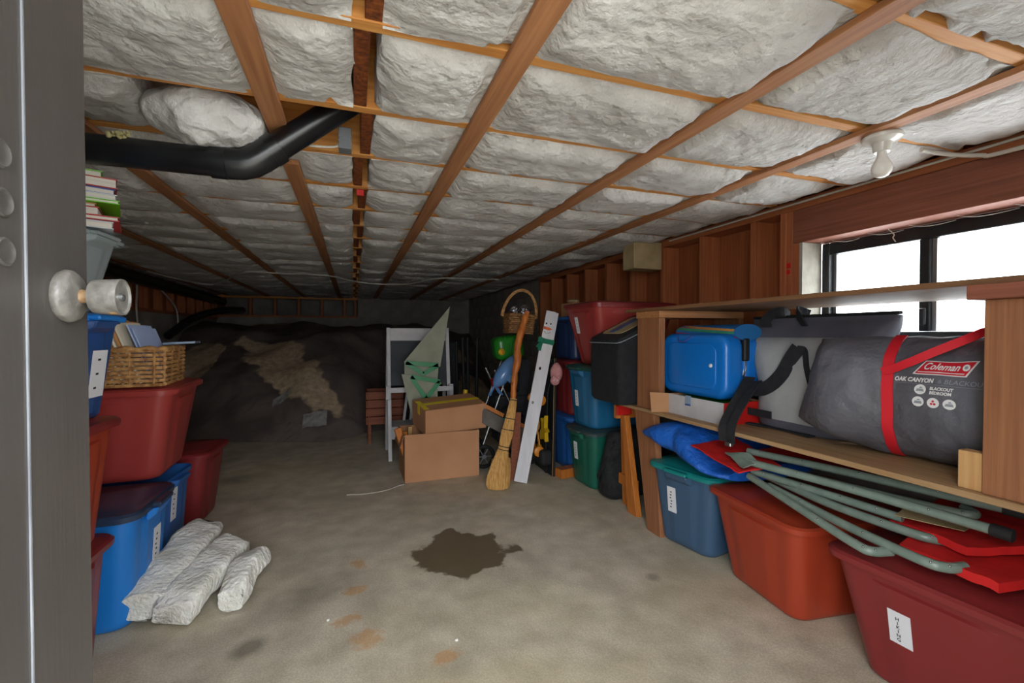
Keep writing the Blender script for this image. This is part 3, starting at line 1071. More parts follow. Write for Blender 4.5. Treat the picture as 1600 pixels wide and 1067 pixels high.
# books on the clear bin
def book(label, z, th, cover, x1, rz=0.0, ln=.26, dp=.2, yc=1.80):
    b = thing('book', label, 'book', (x1 - ln / 2, yc, z), (0, 0, rz), 'books piled on the clear bin')
    c = MB()
    c.box(-ln / 2, ln / 2, -dp / 2, dp / 2, 0, .0025)
    c.box(-ln / 2, ln / 2, -dp / 2, dp / 2, th - .0025, th)
    c.box(-ln / 2, ln / 2, dp / 2 - .0025, dp / 2, .0026, th - .0026)
    c.build('cover', cover, b)
    MB().box(-ln / 2 + .004, ln / 2 - .004, -dp / 2 + .004, dp / 2 - .003, .0027, th - .0027).build('pages', 'pages', b)


zb = 1.4475
for lb_, th, cv, x1 in (('thick cream paged book at the bottom of the pile', .022, 'book_white', -.86), ('red covered book second from the bottom of the pile', .014, 'book_red', -.84), ('thick red covered book third from the bottom of the pile', .026, 'book_red', -.885),
                        ('thin tan book in the middle of the pile', .012, 'folder', -.90), ('thin lime green book in the middle of the pile', .012, 'book_lime', -.84), ('white book above the thin lime green book', .018, 'book_white', -.85),
                        ('blue covered book in the upper half of the pile', .018, 'book_blue', -.86), ('thick red covered book second from the top of the pile', .030, 'book_red', -.85), ('bright lime green book on top of the pile', .020, 'book_lime', -.885)):
    book(lb_, zb, th, cv, x1 + .125, R(22) + random.uniform(-.08, .08))
    zb += th + .0006

# ------------------------------------------------ wicker basket with papers
def basket_mesh(root, L, Wd, H, flare, rows, m, amp=.006, rt=.0075, nst=26):
    wv = MB()
    for k in range(rows):
        z = rt + (H - 2 * rt) * k / (rows - 1)
        f = 1 + flare * k / rows
        base = rrect(L * f, Wd * f, .03, z, 12, 4)
        n = len(base)
        path = []
        for i, q in enumerate(base):
            c = Vector((q.x, q.y, 0))
            nrm = c.normalized() if c.length else Vector((1, 0, 0))
            path.append(q + nrm * amp * math.cos(PI * i + PI * k))
        wv.tube(path, rt * 1.08, 6, closed=True)
    wv.build('weave', m, root, smooth=60)
    st = MB()
    b0 = rrect(L, Wd, .03, .004, 12, 4)
    b1 = rrect(L * (1 + flare), Wd * (1 + flare), .03, H - .004, 12, 4)
    for i in range(0, len(b0), 4):
        st.tube([b0[i], b1[i]], .006, 6)
    st.build('stakes', m, root, smooth=60)
    rm = MB()
    rp = rrect(L * (1 + flare), Wd * (1 + flare), .03, H, 16, 5)
    rm.tube([q + Vector((0, 0, .004 * math.sin(i * 1.3))) for i, q in enumerate(rp)], .0115, 8, closed=True)
    rm.build('rim', m, root, smooth=60)
    MB().loft([rrect(L - .02, Wd - .02, .03, .002), rrect(L - .02, Wd - .02, .03, .010)]).build('base', m, root)


wbk = thing('wicker_basket', 'rectangular wicker basket of papers standing on the big red tote', 'basket', (-.955, 2.56, .890), (0, 0, R(4)))
basket_mesh(wbk, .29, .34, .165, .04, 9, 'wicker')


def sheet(name, label, cat, loc, rot, w, h, t, m, group=None):
    o = one(name, MB().box(-w / 2, w / 2, -t / 2, t / 2, 0, h), m, label, cat, group)
    o.location = loc
    o.rotation_euler = rot
    return o


for k in range(5):
    sheet('folder', ['leftmost cream folder', 'second cream folder from the left', 'third cream folder from the left', 'fourth cream folder from the left', 'rightmost cream folder'][k] + ' between the tan folders in the basket', 'folder', (-.998 + .031 * k, 2.52, .906), (0, R(-20), 0), .009, .305 - .006 * k, .25, 'cream', 'cream folders in the basket')
fl_lab = ['leftmost tan folder leaning in the wicker basket', 'second tan folder from the left in the wicker basket', 'third tan folder from the left in the wicker basket', 'fourth tan folder from the left in the wicker basket', 'rightmost tan folder leaning beside the blue envelopes']
for k in range(5):
    f = sheet('folder', fl_lab[k], 'folder', (-1.013 + .031 * k, 2.53, .906), (0, R(-20), 0), .010, .312 - .006 * k, .26, 'folder', 'tan folders in the basket')
for k in range(2):
    sheet('envelope', ['pale blue envelope against the tan folders in the basket', 'pale blue envelope at the right of the basket papers'][k], 'envelope', (-.838 + .013 * k, 2.54, .906), (0, R(-20), 0), .006, .27 - .015 * k, .24, 'envelope', 'pale blue envelopes in the basket')
cdc = one('disc_case', MB().box(-.065, .065, -.06, .06, 0, .011), 'cdclear', 'flat clear plastic disc case lying across the basket rim', 'disc case', bevel=.0015)
cdc.location = (-.80, 2.66, 1.072)
cdc.rotation_euler = (0, R(-3), R(5))

# ------------------------------------------------ insulation scraps on the floor
def scrap(label, p0, p1, w, h, seed, tw=0.0, hump=0.0):
    p0, p1 = Vector(p0), Vector(p1)
    d = (p1 - p0)
    n = 40
    rings = []
    sv = Vector((seed * 4.1, seed, 0))
    for i in range(n + 1):
        t = i / n
        c = p0.lerp(p1, t) + Vector((0, 0, hump * math.sin(PI * t)))
        dd = d.normalized()
        u = dd.cross(Vector((0, 0, 1))).normalized()
        u = Matrix.Rotation(tw * t, 3, dd) @ u
        up = u.cross(dd)
        e = min(1, (0.42 + 5 * min(t, 1 - t)))
        ring = []
        for k in range(44):
            a = 2 * PI * k / 44
            ca, sa = math.cos(a), math.sin(a)
            x = math.copysign(abs(ca) ** .48, ca) * w / 2 * (0.85 + .15 * e)
            y = math.copysign(abs(sa) ** .48, sa) * h / 2 * (.7 + .3 * e)
            q = c + u * x + up * y
            q = q + (u * ca + up * sa) * (.016 * noise.noise(q * 9 + sv) + .0025 * fbm(q * 40 + sv, 3)) + dd * .03 * noise.noise(q * 20 + sv) * (1 if i in (0, n) else .3)
            ring.append(Vector((q.x, q.y, max(q.z, .002))))
        rings.append(ring)
    one('insulation_scrap', MB().loft(rings), 'scrap', label, 'insulation', 'scraps of white insulation on the floor', smooth=70)


scrap('long scrap of white insulation leaning on the bright blue tote', (-.755, 2.09, .075), (-.70, 2.64, .14), .17, .13, 1, .3, .02)
scrap('middle scrap of white insulation lying between two other scraps', (-.655, 2.03, .06), (-.545, 2.46, .11), .15, .11, 2, .25, .02)
scrap('short stubby scrap of white insulation farthest from the totes', (-.475, 2.08, .055), (-.425, 2.36, .10), .11, .10, 3, -.4, .02)

# ================================================================== wooden shelf
sh = thing('storage_shelf', 'two tier timber and plywood shelf along the window wall', 'shelf', (1.9, 1.45, 0))
o_ = Vector((1.9, 1.45, 0))


def sbox(name, x0, x1, y0, y1, z0, z1, m, bevel=.002, T=None):
    b = MB().box(x0, x1, y0, y1, z0, z1)
    if T:
        b.xf(T)
    b.xf(Matrix.Translation(-o_))
    return b.build(name, m, sh, bevel=bevel)


sbox('upper_board', 1.60, 2.212, .45, 2.45, 1.253, 1.271, 'upper_ply')
sbox('lower_board', 1.585, 2.33, .30, 2.53, .670, .689, 'shelf_ply')
sbox('cross_rail', 1.605, 2.21, 2.12, 2.34, 1.213, 1.2525, 'shelf_x')
sbox('cross_rail', 1.575, 2.21, .50, .765, 1.213, 1.2525, 'header')
sbox('post', 1.605, 1.645, 2.12, 2.325, .6895, 1.2125, 'post')
sbox('post', 1.600, 1.640, .52, .738, .6895, 1.2125, 'post')
sbox('post', 2.17, 2.208, 2.12, 2.325, .6895, 1.2125, 'post')
sbox('post', 2.17, 2.208, .52, .738, .6895, 1.2125, 'post')
sbox('cleat', 1.610, 1.65, .7385, .795, .6895, .795, 'pine')
# slanting front leg and hidden rear legs
lg = MB().hexa([(1.585, 2.075, 0), (1.625, 2.075, 0), (1.625, 2.195, 0), (1.585, 2.195, 0)], [(1.60, 2.16, .669), (1.64, 2.16, .669), (1.64, 2.345, .669), (1.60, 2.345, .669)])
lg.xf(Matrix.Translation(-o_)).build('leg', 'post', sh, bevel=.002)
sbox('leg', 2.25, 2.29, 2.28, 2.40, 0, .669, 'post')
sbox('leg', 2.25, 2.29, .35, .47, 0, .669, 'post')
sbox('leg', 1.60, 1.64, .35, .47, 0, .669, 'post')

# sawhorse under the shelf end
sw = thing('sawhorse', 'orange stained wooden sawhorse with red bracket under the shelf end', 'sawhorse', (1.85, 2.56, 0))
o2 = Vector((1.85, 2.56, 0))
MB().box(1.60, 2.15, 2.541, 2.579, .575, .664).xf(Matrix.Translation(-o2)).build('beam', 'saw', sw, bevel=.003)
for sx, X0 in ((-1, 1.645), (1, 2.06)):
    for sy in (-1, 1):
        yb, yt = (2.405, 2.515) if sy < 0 else (2.54, 2.60)
        X1 = X0 + (.05 if sy > 0 else 0)
        l = MB().hexa([(X1 - .019, yb - .05, 0), (X1 + .019, yb - .05, 0), (X1 + .019, yb + .05, 0), (X1 - .019, yb + .05, 0)],
                      [(X1 - .019, yt - .024, .60), (X1 + .019, yt - .024, .60), (X1 + .019, yt + .022, .60), (X1 - .019, yt + .022, .60)])
        l.xf(Matrix.Translation(-o2)).build('leg', 'saw', sw, bevel=.002)
    MB().box(X0 + .02, X0 + .04, 2.42, 2.62, .13, .20).xf(Matrix.Translation(-o2)).build('brace', 'saw', sw, bevel=.002)
lab(MB().box(1.592, 1.70, 2.52, 2.5405, .60, .662).xf(Matrix.Translation(-o2)).build('bracket', 'redplastic', sw, bevel=.003), 'red metal bracket')


# ------------------------------------------------ soft and rounded boxes
def rbox(mb, L, Wd, H, r, e, T=None, steps=4, wob=0.0, seed=0, mids=4):
    rings = []
    zs = []
    for i in range(steps + 1):
        a = PI / 2 * i / steps
        zs.append((e * (1 - math.sin(a)), e * (1 - math.cos(a))))
    lo = [(z, ins) for ins, z in [(q[0], q[1]) for q in zs]]
    for z, ins in lo:
        rings.append((z, ins))
    for k in range(1, mids):
        rings.append((e + (H - 2 * e) * k / mids, 0))
    for z, ins in reversed(lo):
        rings.append((H - z, ins))
    out = []
    for z, ins in rings:
        rg = rrect(L - 2 * ins, Wd - 2 * ins, max(.004, r - ins), z, 8, 5)
        if wob:
            rg = [q + Vector((noise.noise(q * 6 + Vector((seed, 0, 0))), noise.noise(q * 6 + Vector((0, seed, 5))), .6 * noise.noise(q * 5 + Vector((9, 0, seed))))) * wob for q in rg]
        out.append(rg)
    if T:
        out = [[T @ q for q in r_] for r_ in out]
    return mb.loft(out)


SZ = .6895  # top of the lower shelf board

# white and red open carton
ct = thing('open_carton', 'white and red open cardboard carton lying under the blue hard case', 'carton', (1.80, 1.90, SZ))
c0 = Vector((1.85, 1.97, SZ))
ci = MB()
ci.box(1.690, 1.694, 1.76, 2.15, SZ, SZ + .105)
ci.xf(Matrix.Translation(-c0)).build('front_panel', 'easel', ct)
ci = MB()
ci.box(1.6945, 1.95, 1.76, 1.764, SZ, SZ + .105)
ci.xf(Matrix.Translation(-c0)).build('side_panel', 'redplastic', ct)
MB().box(1.6945, 1.95, 2.146, 2.15, SZ, SZ + .105).xf(Matrix.Translation(-c0)).build('side_panel', 'card_in', ct)
MB().box(1.946, 1.95, 1.7645, 2.1455, SZ, SZ + .105).xf(Matrix.Translation(-c0)).build('back_panel', 'card_in', ct)
MB().box(1.6945, 1.9455, 1.7645, 2.1455, SZ, SZ + .004).xf(Matrix.Translation(-c0)).build('bottom_panel', 'card_in', ct)
MB().hexa([(1.690, 2.151, SZ), (1.694, 2.151, SZ), (1.604, 2.185, SZ + .001), (1.600, 2.183, SZ + .001)], [(1.690, 2.151, SZ + .105), (1.694, 2.151, SZ + .105), (1.594, 2.185, SZ + .112), (1.590, 2.183, SZ + .112)]).xf(Matrix.Translation(-c0)).build('flap', 'card_in', ct)
lp = MB().box(1.6865, 1.6895, 1.975, 2.015, SZ + .06, SZ + .112).xf(Matrix.Translation(-c0)).build('latch_tab', 'cdclear', ct)
MB().box(1.6850, 1.6864, 1.975, 2.015, SZ + .06, SZ + .068).xf(Matrix.Translation(-c0)).build('stripe', 'book_blue', lp)
MB().box(1.70, 1.94, 1.775, 2.13, SZ + .006, SZ + .098).xf(Matrix.Translation(-c0)).build('contents', 'toygreen', ct, bevel=.01)

# blue hard case
hc = thing('hard_case', 'bright blue plastic hard case standing on the open carton', 'case', (1.785, 1.945, SZ + .1055))
T = Matrix.Translation((-.115, 0, .165)) @ Matrix.Rotation(PI / 2, 4, 'Y')
rbox(MB(), .325, .48, .115, .07, .03, T, 5).build('shell', 'case', hc, smooth=50)
T = Matrix.Translation((.001, 0, .165)) @ Matrix.Rotation(PI / 2, 4, 'Y')
rbox(MB(), .325, .48, .10, .07, .03, T, 5).build('shell', 'case', hc, smooth=50)
T = Matrix.Translation((-.121, .0, .165)) @ Matrix.Rotation(PI / 2, 4, 'Y')
rbox(MB(), .23, .36, .012, .05, .006, T, 3).build('raised_panel', 'case', hc, smooth=50)
for y in (-.13,):
    lab(MB().lathe([(0, 0), (.010, 0), (.010, .004), (.006, .007), (0, .007)], 14, Matrix.Translation((-.1215, y - .02, .17)) @ Matrix.Rotation(-PI / 2, 4, 'Y')).build('stud_button', 'paper', hc, smooth=40), 'white round button')
MB().tube(spline([(-.06, .13, .325), (-.10, .11, .318), (-.122, .085, .29), (-.124, .05, .285), (-.122, .02, .295), (-.10, -.01, .318), (-.06, -.03, .325)], 4), .005, 8).build('handle', 'book_blue', hc, smooth=60)

# rolled sleeping mat
rm_ = thing('foam_mat', 'rolled blue foam mat with orange and green stripes on the hard case', 'mat', (1.81, 1.92, SZ + .440))
for (y0, y1) in ((-.21, .21),):
    rings = []
    for i in range(9):
        t = i / 8
        rings.append([Vector((.085 * math.cos(2 * PI * k / 28), y0 + (y1 - y0) * t, .040 * math.sin(2 * PI * k / 28) + .0)) for k in range(28)])
    MB().loft(rings).build('roll', 'mat_blue', rm_, smooth=50)
for k, (mm, z) in enumerate((('mat_orange', .016), ('mat_green', .003), ('redcloth', -.022))):
    mbb = MB()
    for s in range(12):
        y0, y1 = -.205 + .41 * s / 12, -.205 + .41 * (s + 1) / 12
        zz = z - .012 + .024 * s / 12
        a = math.asin(max(-1, min(1, zz / .0402)))
        b = math.asin(max(-1, min(1, (zz + .011) / .0402)))
        for (A0, B0) in ((a, b),):
            q = [(-.0862 * math.cos(A0), y0, .0405 * math.sin(A0)), (-.0862 * math.cos(A0), y1, .0405 * math.sin(A0)), (-.0862 * math.cos(B0), y1, .0405 * math.sin(B0)), (-.0862 * math.cos(B0), y0, .0405 * math.sin(B0))]
            q2 = [(x + .002, y, z_) for x, y, z_ in q]
            mbb.hexa(q, q2)
    mbb.build('stripe', mm, rm_)

# dark mesh bundle behind the case
cm = MB()
cm.ball((0, 0, .16), (.10, .085, .20), 26, 18, .35, 3)
for k in range(14):
    a = random.uniform(0, 6.28)
    cm.tube(spline([(-.06, .05 * math.cos(a), .20 + .03 * k % .15), (-.10, .08 * math.sin(a), .25 + .02 * math.cos(a)), (-.07, .1 * math.cos(a + 1), .30 + .03 * math.sin(a)), (0, .05, .33)], 4), .006, 5)
cmo = one('mesh_bundle', cm, 'camo', 'dark green mesh bundle tucked behind the left post of the shelf', 'bundle', smooth=60)
cmo.location = (2.06, 2.27, SZ + .05)

# ------------------------------------------------ soft cooler
sc = thing('soft_cooler', 'grey roll top soft cooler bag with black straps beside the blue hard case', 'cooler bag', (1.97, 1.485, SZ))


def cring(ly, wx, z, tw=0):
    return [q + Vector((tw, 0, 0)) for q in [Vector((p.x, p.y, z)) for p in rrect(wx, ly, min(wx, ly) * .42, z, 12, 5)]]


def wobr(rg, a, s):
    return [q + Vector((a * noise.noise(q * 7 + Vector((s, 0, 0))), 0, 0)) for q in rg]


rings = [cring(.44, .30, .0), cring(.47, .325, .012), cring(.48, .33, .045)]
MB().loft(rings).build('base', 'cooler_dark', sc, smooth=50)
rings = [wobr(cring(l, w, z), .02, 2) for l, w, z in ((.482, .332, .0455), (.49, .33, .12), (.50, .32, .2), (.53, .29, .29), (.58, .22, .37), (.615, .165, .415))]
MB().loft(rings).build('body', 'cooler', sc, smooth=60)
rings = [wobr(cring(l, w, z), .02, 2) for l, w, z in ((.617, .165, .4155), (.645, .10, .455), (.66, .05, .485), (.665, .03, .500), (.66, .03, .506))]
MB().loft(rings).build('roll_top', 'cooler_dark', sc, smooth=60)
MB().box(-.014, .014, -.335, .335, .5065, .520).build('closure_strip', 'black', sc, bevel=.004)
for s in (-1, 1):
    pp = spline([(-.06, .11 + s * .10, .468), (-.075, .11 + s * .09, .50), (-.06, .11 + s * .06, .53), (-.02, .11 + s * .04, .537), (.03, .11 + s * .05, .52)], 5)
    MB().tube(pp, .01, flat=(.045, .006)).build('top_strap', 'black', sc, smooth=40)


def cf(y, z):
    """front surface of the cooler in its own frame"""
    zz = z - SZ
    w = .33 if zz < .12 else .33 - (zz - .12) * .36 if zz < .29 else .29 - (zz - .29) * .9
    return Vector((-max(w, .25) / 2 - .012, y - 1.42, zz))


pp = spline([cf(1.665, .885), cf(1.60, .858), cf(1.53, .875), cf(1.47, .935), cf(1.43, 1.015), cf(1.40, 1.06)], 6)
MB().tube(pp, .01, flat=(.006, .062)).build('shoulder_strap', 'black', sc, smooth=40)
pp = spline([cf(1.40, 1.06) + Vector((-.004, 0, 0)), cf(1.37, 1.05), cf(1.345, .98), cf(1.325, .91), cf(1.30, .87)], 6)
MB().tube(pp, .01, flat=(.006, .022)).build('strap_tail', 'black', sc, smooth=40)
MB().hexa([cf(1.645, .735), cf(1.495, .735), cf(1.495, .768), cf(1.645, .768)], [q + Vector((-.005, 0, 0)) for q in (cf(1.645, .735), cf(1.495, .735), cf(1.495, .768), cf(1.645, .768))]).build('side_tab', 'black', sc)
tri = [cf(1.615, .875), cf(1.585, .875), cf(1.60, .845)]
em = MB()
for a, b in ((0, 1), (1, 2), (2, 0)):
    em.tube([tri[a] + Vector((-.008, 0, 0)), tri[b] + Vector((-.008, 0, 0))], .002, 5)
em.ball(cf(1.60, .866) + Vector((-.008, 0, 0)), .004, 8, 5)
em.build('emblem', 'logogrey', sc)
MB().box(-.19, -.155, .215, .255, .30, .41).build('buckle', 'blackplastic', sc, bevel=.006)
MB().tube(spline([(-.175, .225, .30), (-.185, .215, .26), (-.18, .235, .225), (-.172, .235, .30)], 5), .004, 6).build('clip', 'chrome', sc, smooth=60)
# long strap hanging over the shelf edge
hang = [(-.185, .19, .225), (-.30, .135, .15), (-.405, .115, .03), (-.412, .110, -.045)]
MB().tube(spline(hang, 6), .01, flat=(.05, .006)).build('hanging_strap', 'black', sc, smooth=40)
hang2 = [(-.412, .075, -.045), (-.415, .065, .04), (-.32, .08, .15), (-.19, .14, .21)]
MB().tube(spline(hang2, 6), .01, flat=(.04, .006)).build('hanging_strap', 'black', sc, smooth=40)
MB().box(-.422, -.404, .068, .102, -.062, -.044).build('strap_buckle', 'chrome', sc, bevel=.003)
MB().tube(spline([(-.20, .19, .008), (-.16, .05, .005), (-.18, -.12, .006)], 6), .008, flat=(.035, .006)).build('loose_strap', 'black', sc, smooth=40)

# ------------------------------------------------ tent bag
TY0, TY1, TXC, TZC = 0.42, 1.335, 1.91, 0.905
tb = thing('tent_bag', 'stuffed charcoal tent bag with red strap and printed logo on the shelf', 'tent bag', (TXC, .9, SZ))


def tsec(y):
    """half width, half height, z centre at y"""
    t = min(1, max(0, (TY1 - y) / .30))
    t2 = min(1, max(0, (y - TY0) / .20))
    e = (1 - (1 - t) ** 2.2) * (1 - (1 - t2) ** 2.2)
    a = .012 + .193 * e
    q_ = (1 - (1 - t) ** 2) * (1 - (1 - t2) ** 2)
    h = .160 + .050 * q_
    return a, h, TZC - .005 + .040 * (1 - q_)


def tpt(y, ang, off=0.0):
    a, h, zc = tsec(y)
    ca, sa = math.cos(ang), math.sin(ang)
    x = TXC - .17 * smoothstep(.99, 1.32, y) + math.copysign(abs(ca) ** .85, ca) * a
    z = zc + math.copysign(abs(sa) ** .85, sa) * h
    q = Vector((x, y, z))
    w = .010 * noise.noise(Vector((y * 6, ang * 2.0, 1))) + .006 * noise.noise(Vector((y * 17, ang * 3.0, 5)))
    q += Vector((ca, 0, sa)) * (w + off)
    yy = y - .05 * sa * max(0, (y - (TY1 - .25)) / .25)
    return Vector((q.x, yy, max(q.z, SZ + .001 + max(0, off)))) - Vector((TXC, .9, SZ))


rings = []
NY = 60
for i in range(NY + 1):
    y = TY0 + (TY1 - TY0) * i / NY
    rings.append([tpt(y, 2 * PI * k / 48) for k in range(48)])
MB().loft(rings).build('bag', 'tent', tb, smooth=60)


def tz_ang(y, z):
    a, h, zc = tsec(y)
    s = (z - zc) / h
    s = max(-1, min(1, s))
    sa = math.copysign(abs(s) ** (1 / .85), s)
    return PI - math.asin(sa)


def tfront(y, z, off):
    return tpt(y, tz_ang(y, z), off)


def printed(name, polys, m, off, par):
    """flat print: quads given as (y,z) outlines, finely cut to follow the bag"""
    mb_ = MB()
    for vs, fs in polys:
        mb_.add([tfront(y + .018, z, off) for y, z in vs], fs)
    return mb_.build(name, m, par, fix=False)


def quad(c, n=14):
    vs, fs = [], []
    for i in range(n + 1):
        t = i / n
        for j in range(4):
            s = j / 3
            a = [c[0][k] + (c[1][k] - c[0][k]) * t for k in (0, 1)]
            b = [c[3][k] + (c[2][k] - c[3][k]) * t for k in (0, 1)]
            vs.append((a[0] + (b[0] - a[0]) * s, a[1] + (b[1] - a[1]) * s))
    for i in range(n):
        for j in range(3):
            q = i * 4 + j
            fs.append((q, q + 1, q + 5, q + 4))
    return vs, fs


def disc(cy, cz, r, n=20):
    vs = [(cy, cz)] + [(cy - r * math.cos(2 * PI * k / n), cz + r * math.sin(2 * PI * k / n)) for k in range(n)]
    return vs, [(0, 1 + k, 1 + (k + 1) % n) for k in range(n)]


def words(body, yc, zc, size, bold, shear=0.0, width=None):
    g = text_mb(body, size, bold, shear)
    xs = [v[0] for v in g.v]
    k = 1.0
    mid = (max(xs) + min(xs)) / 2
    if width:
        k = width / (max(xs) - min(xs))
    return [(yc - (v[0] - mid) * k, zc + v[1]) for v in g.v], g.f


printed('logo_border', [quad([(.950, .991), (.812, .991), (.788, 1.036), (.926, 1.036)])], 'logowhite', .0022, tb)
printed('logo_panel', [quad([(.944, .994), (.815, .994), (.7945, 1.033), (.9235, 1.033)])], 'logored', .0030, tb)
printed('logo_underline', [quad([(.938, .998), (.818, .998), (.8165, 1.0005), (.9365, 1.0005)])], 'logowhite', .0036, tb)
printed('logo_word', [words('Coleman', .877, 1.0165, .030, .0006, .35, .092)], 'logowhite', .0040, tb)
printed('logo_roundel', [disc(.816, 1.017, .0095)], 'logowhite', .0036, tb)
printed('logo_roundel', [disc(.816, 1.017, .0045, 12)], 'logogrey', .0042, tb)
printed('print_line', [words('OAK CANYON', .942, .972, .0185, .0007, .12, .108)], 'logowhite', .0030, tb)
printed('print_line', [words('6 BLACKOUT', .817, .972, .0185, .0, .12, .118)], 'logogrey', .0030, tb)
printed('print_rule', [quad([(.997, .9600), (.76, .9600), (.76, .9608), (.997, .9608)], 30)], 'logogrey', .0030, tb)
printed('print_line', [words('BLACKOUT', .866, .949, .0125, .0005, .1, .058), words('BEDROOM', .868, .936, .0125, .0005, .1, .054)], 'logowhite', .0030, tb)
for (y, z) in ((.920, .944), (.923, .906), (.884, .906), (.845, .906)):
    dsk = printed('print_badge', [disc(y, z, .0155)], 'logowhite', .0030, tb)
    if abs(y - .884) < .001:
        printed('badge_mark', [disc(y, z + .005, .0035, 8), disc(y + .004, z - .003, .0035, 8), disc(y - .004, z - .003, .0035, 8)], 'logored', .0037, dsk)
    else:
        printed('badge_mark', [quad([(y + .011, z - .006), (y - .011, z - .006), (y - .008, z + .002), (y + .008, z + .002)], 4), quad([(y + .003, z + .004), (y - .006, z + .004), (y - .004, z + .008), (y + .001, z + .008)], 3)], 'logogrey', .0037, dsk)
# red webbing round the bag
pp = [tpt(1.060 - .03 * math.sin(PI * k / 20), R(255) - R(150) * k / 20, .006) for k in range(21)]
MB().tube(pp, .01, flat=(.032, .004)).build('strap', 'strapred', tb, smooth=60)
pp = [tfront(1.045 - .30 * t, .990 + .17 * t ** 1.5, .012 + .03 * math.sin(PI * t)) for t in [k / 14 for k in range(15)]]
MB().tube(pp, .01, flat=(.004, .026)).build('strap_handle', 'strapred', tb, smooth=60)

# ------------------------------------------------ black insulated bag on the shelf end
bb = thing('black_carry_bag', 'black padded carry bag with sloping lid hanging over the shelf end', 'bag', (1.68, 2.55, SZ))
lo, la = .35, .37


def bagring(L, Wd, z, sl):
    rg = rrect(L, Wd, .04, z, 8, 5)
    return [Vector((q.x, q.y, q.z + sl * (q.x + L / 2) / L)) for q in rg]


rings = [bagring(.32, .35, .0, 0), bagring(.345, .37, .02, 0), bagring(.35, .375, .15, 0), bagring(.355, .38, .30, .05), bagring(.35, .375, .375, .15)]
MB().loft([wobr(r, .015, 4) for r in rings]).build('body', 'black', bb, smooth=50)
rings = [bagring(.352, .377, .3755, .15), bagring(.36, .385, .382, .155), bagring(.352, .377, .398, .165), bagring(.30, .33, .414, .14)]
MB().loft(rings).build('lid', 'black', bb, smooth=40)
rings = [bagring(.24, .25, .414, .112), bagring(.24, .25, .417, .112)]
MB().loft([[q + Vector((0, 0, .019)) for q in r] for r in rings]).build('lid_panel', 'boxtan', bb, smooth=40)
rings = [bagring(.22, .09, .4365, .103), bagring(.22, .09, .438, .103)]
MB().loft([[q + Vector((0, .02, .004)) for q in r] for r in rings]).build('lid_stripe', 'tealblue', bb, smooth=40)
zp = [q + Vector((0, 0, .0)) for q in bagring(.362, .387, .376, .152)]
MB().tube(zp, .003, 6, closed=True).build('zip', 'logogrey', bb, smooth=60)

# black duffel on the floor behind the sawhorse
df = thing('duffel_bag', 'slumped black nylon duffel standing on the floor beside the sawhorse', 'bag', (1.86, 2.72, 0))
mbd = MB()
rbox(mbd, .50, .18, .46, .07, .06, None, 5, .05, 3, 14)
mbd.build('bag', 'duffel', df, smooth=60)
MB().tube(spline([(-.25, -.04, .30), (-.275, -.03, .22), (-.275, .03, .14), (-.25, .04, .08)], 5), .01, flat=(.03, .005)).build('strap', 'black', df, smooth=40)

# ------------------------------------------------ blue nylon bundle on the slate tote
mbt = MB()
rings = []
for i in range(31):
    t = i / 30
    y = 2.225 - .61 * t
    hw = .03 + .26 * math.sin(PI * min(1, .06 + .94 * t) * .62) ** .8
    hh = .010 + .085 * math.sin(PI * min(.9, .03 + 1.0 * t)) ** 1.1
    ring = []
    for k in range(36):
        a = 2 * PI * k / 36
        ca, sa = math.cos(a), math.sin(a)
        q = Vector((1.64 + .22 * min(1, t * 2.2) - .06 * math.sin(PI * t) + math.copysign(abs(ca) ** .8, ca) * hw, y, .436 + hh + .11 * (1 - t) ** 2 + math.copysign(abs(sa) ** .9, sa) * hh))
        q += Vector((ca, 0, sa * .6)) * (.012 * noise.noise(Vector((q.x * 6, q.y * 9, q.z * 12))) + .007 * noise.noise(Vector((q.x * 16, q.y * 20, 2))))
        ring.append(Vector((q.x, q.y, max(.4335, min(.666, q.z)))))
    rings.append(ring)
mbt.loft(rings)
one('nylon_bundle', mbt, 'tarp', 'puffy bright blue nylon bundle squeezed onto the slate blue tote', 'bundle', smooth=70)

# ------------------------------------------------ folded camp chairs
CH = 'folded red camp chairs on the totes'


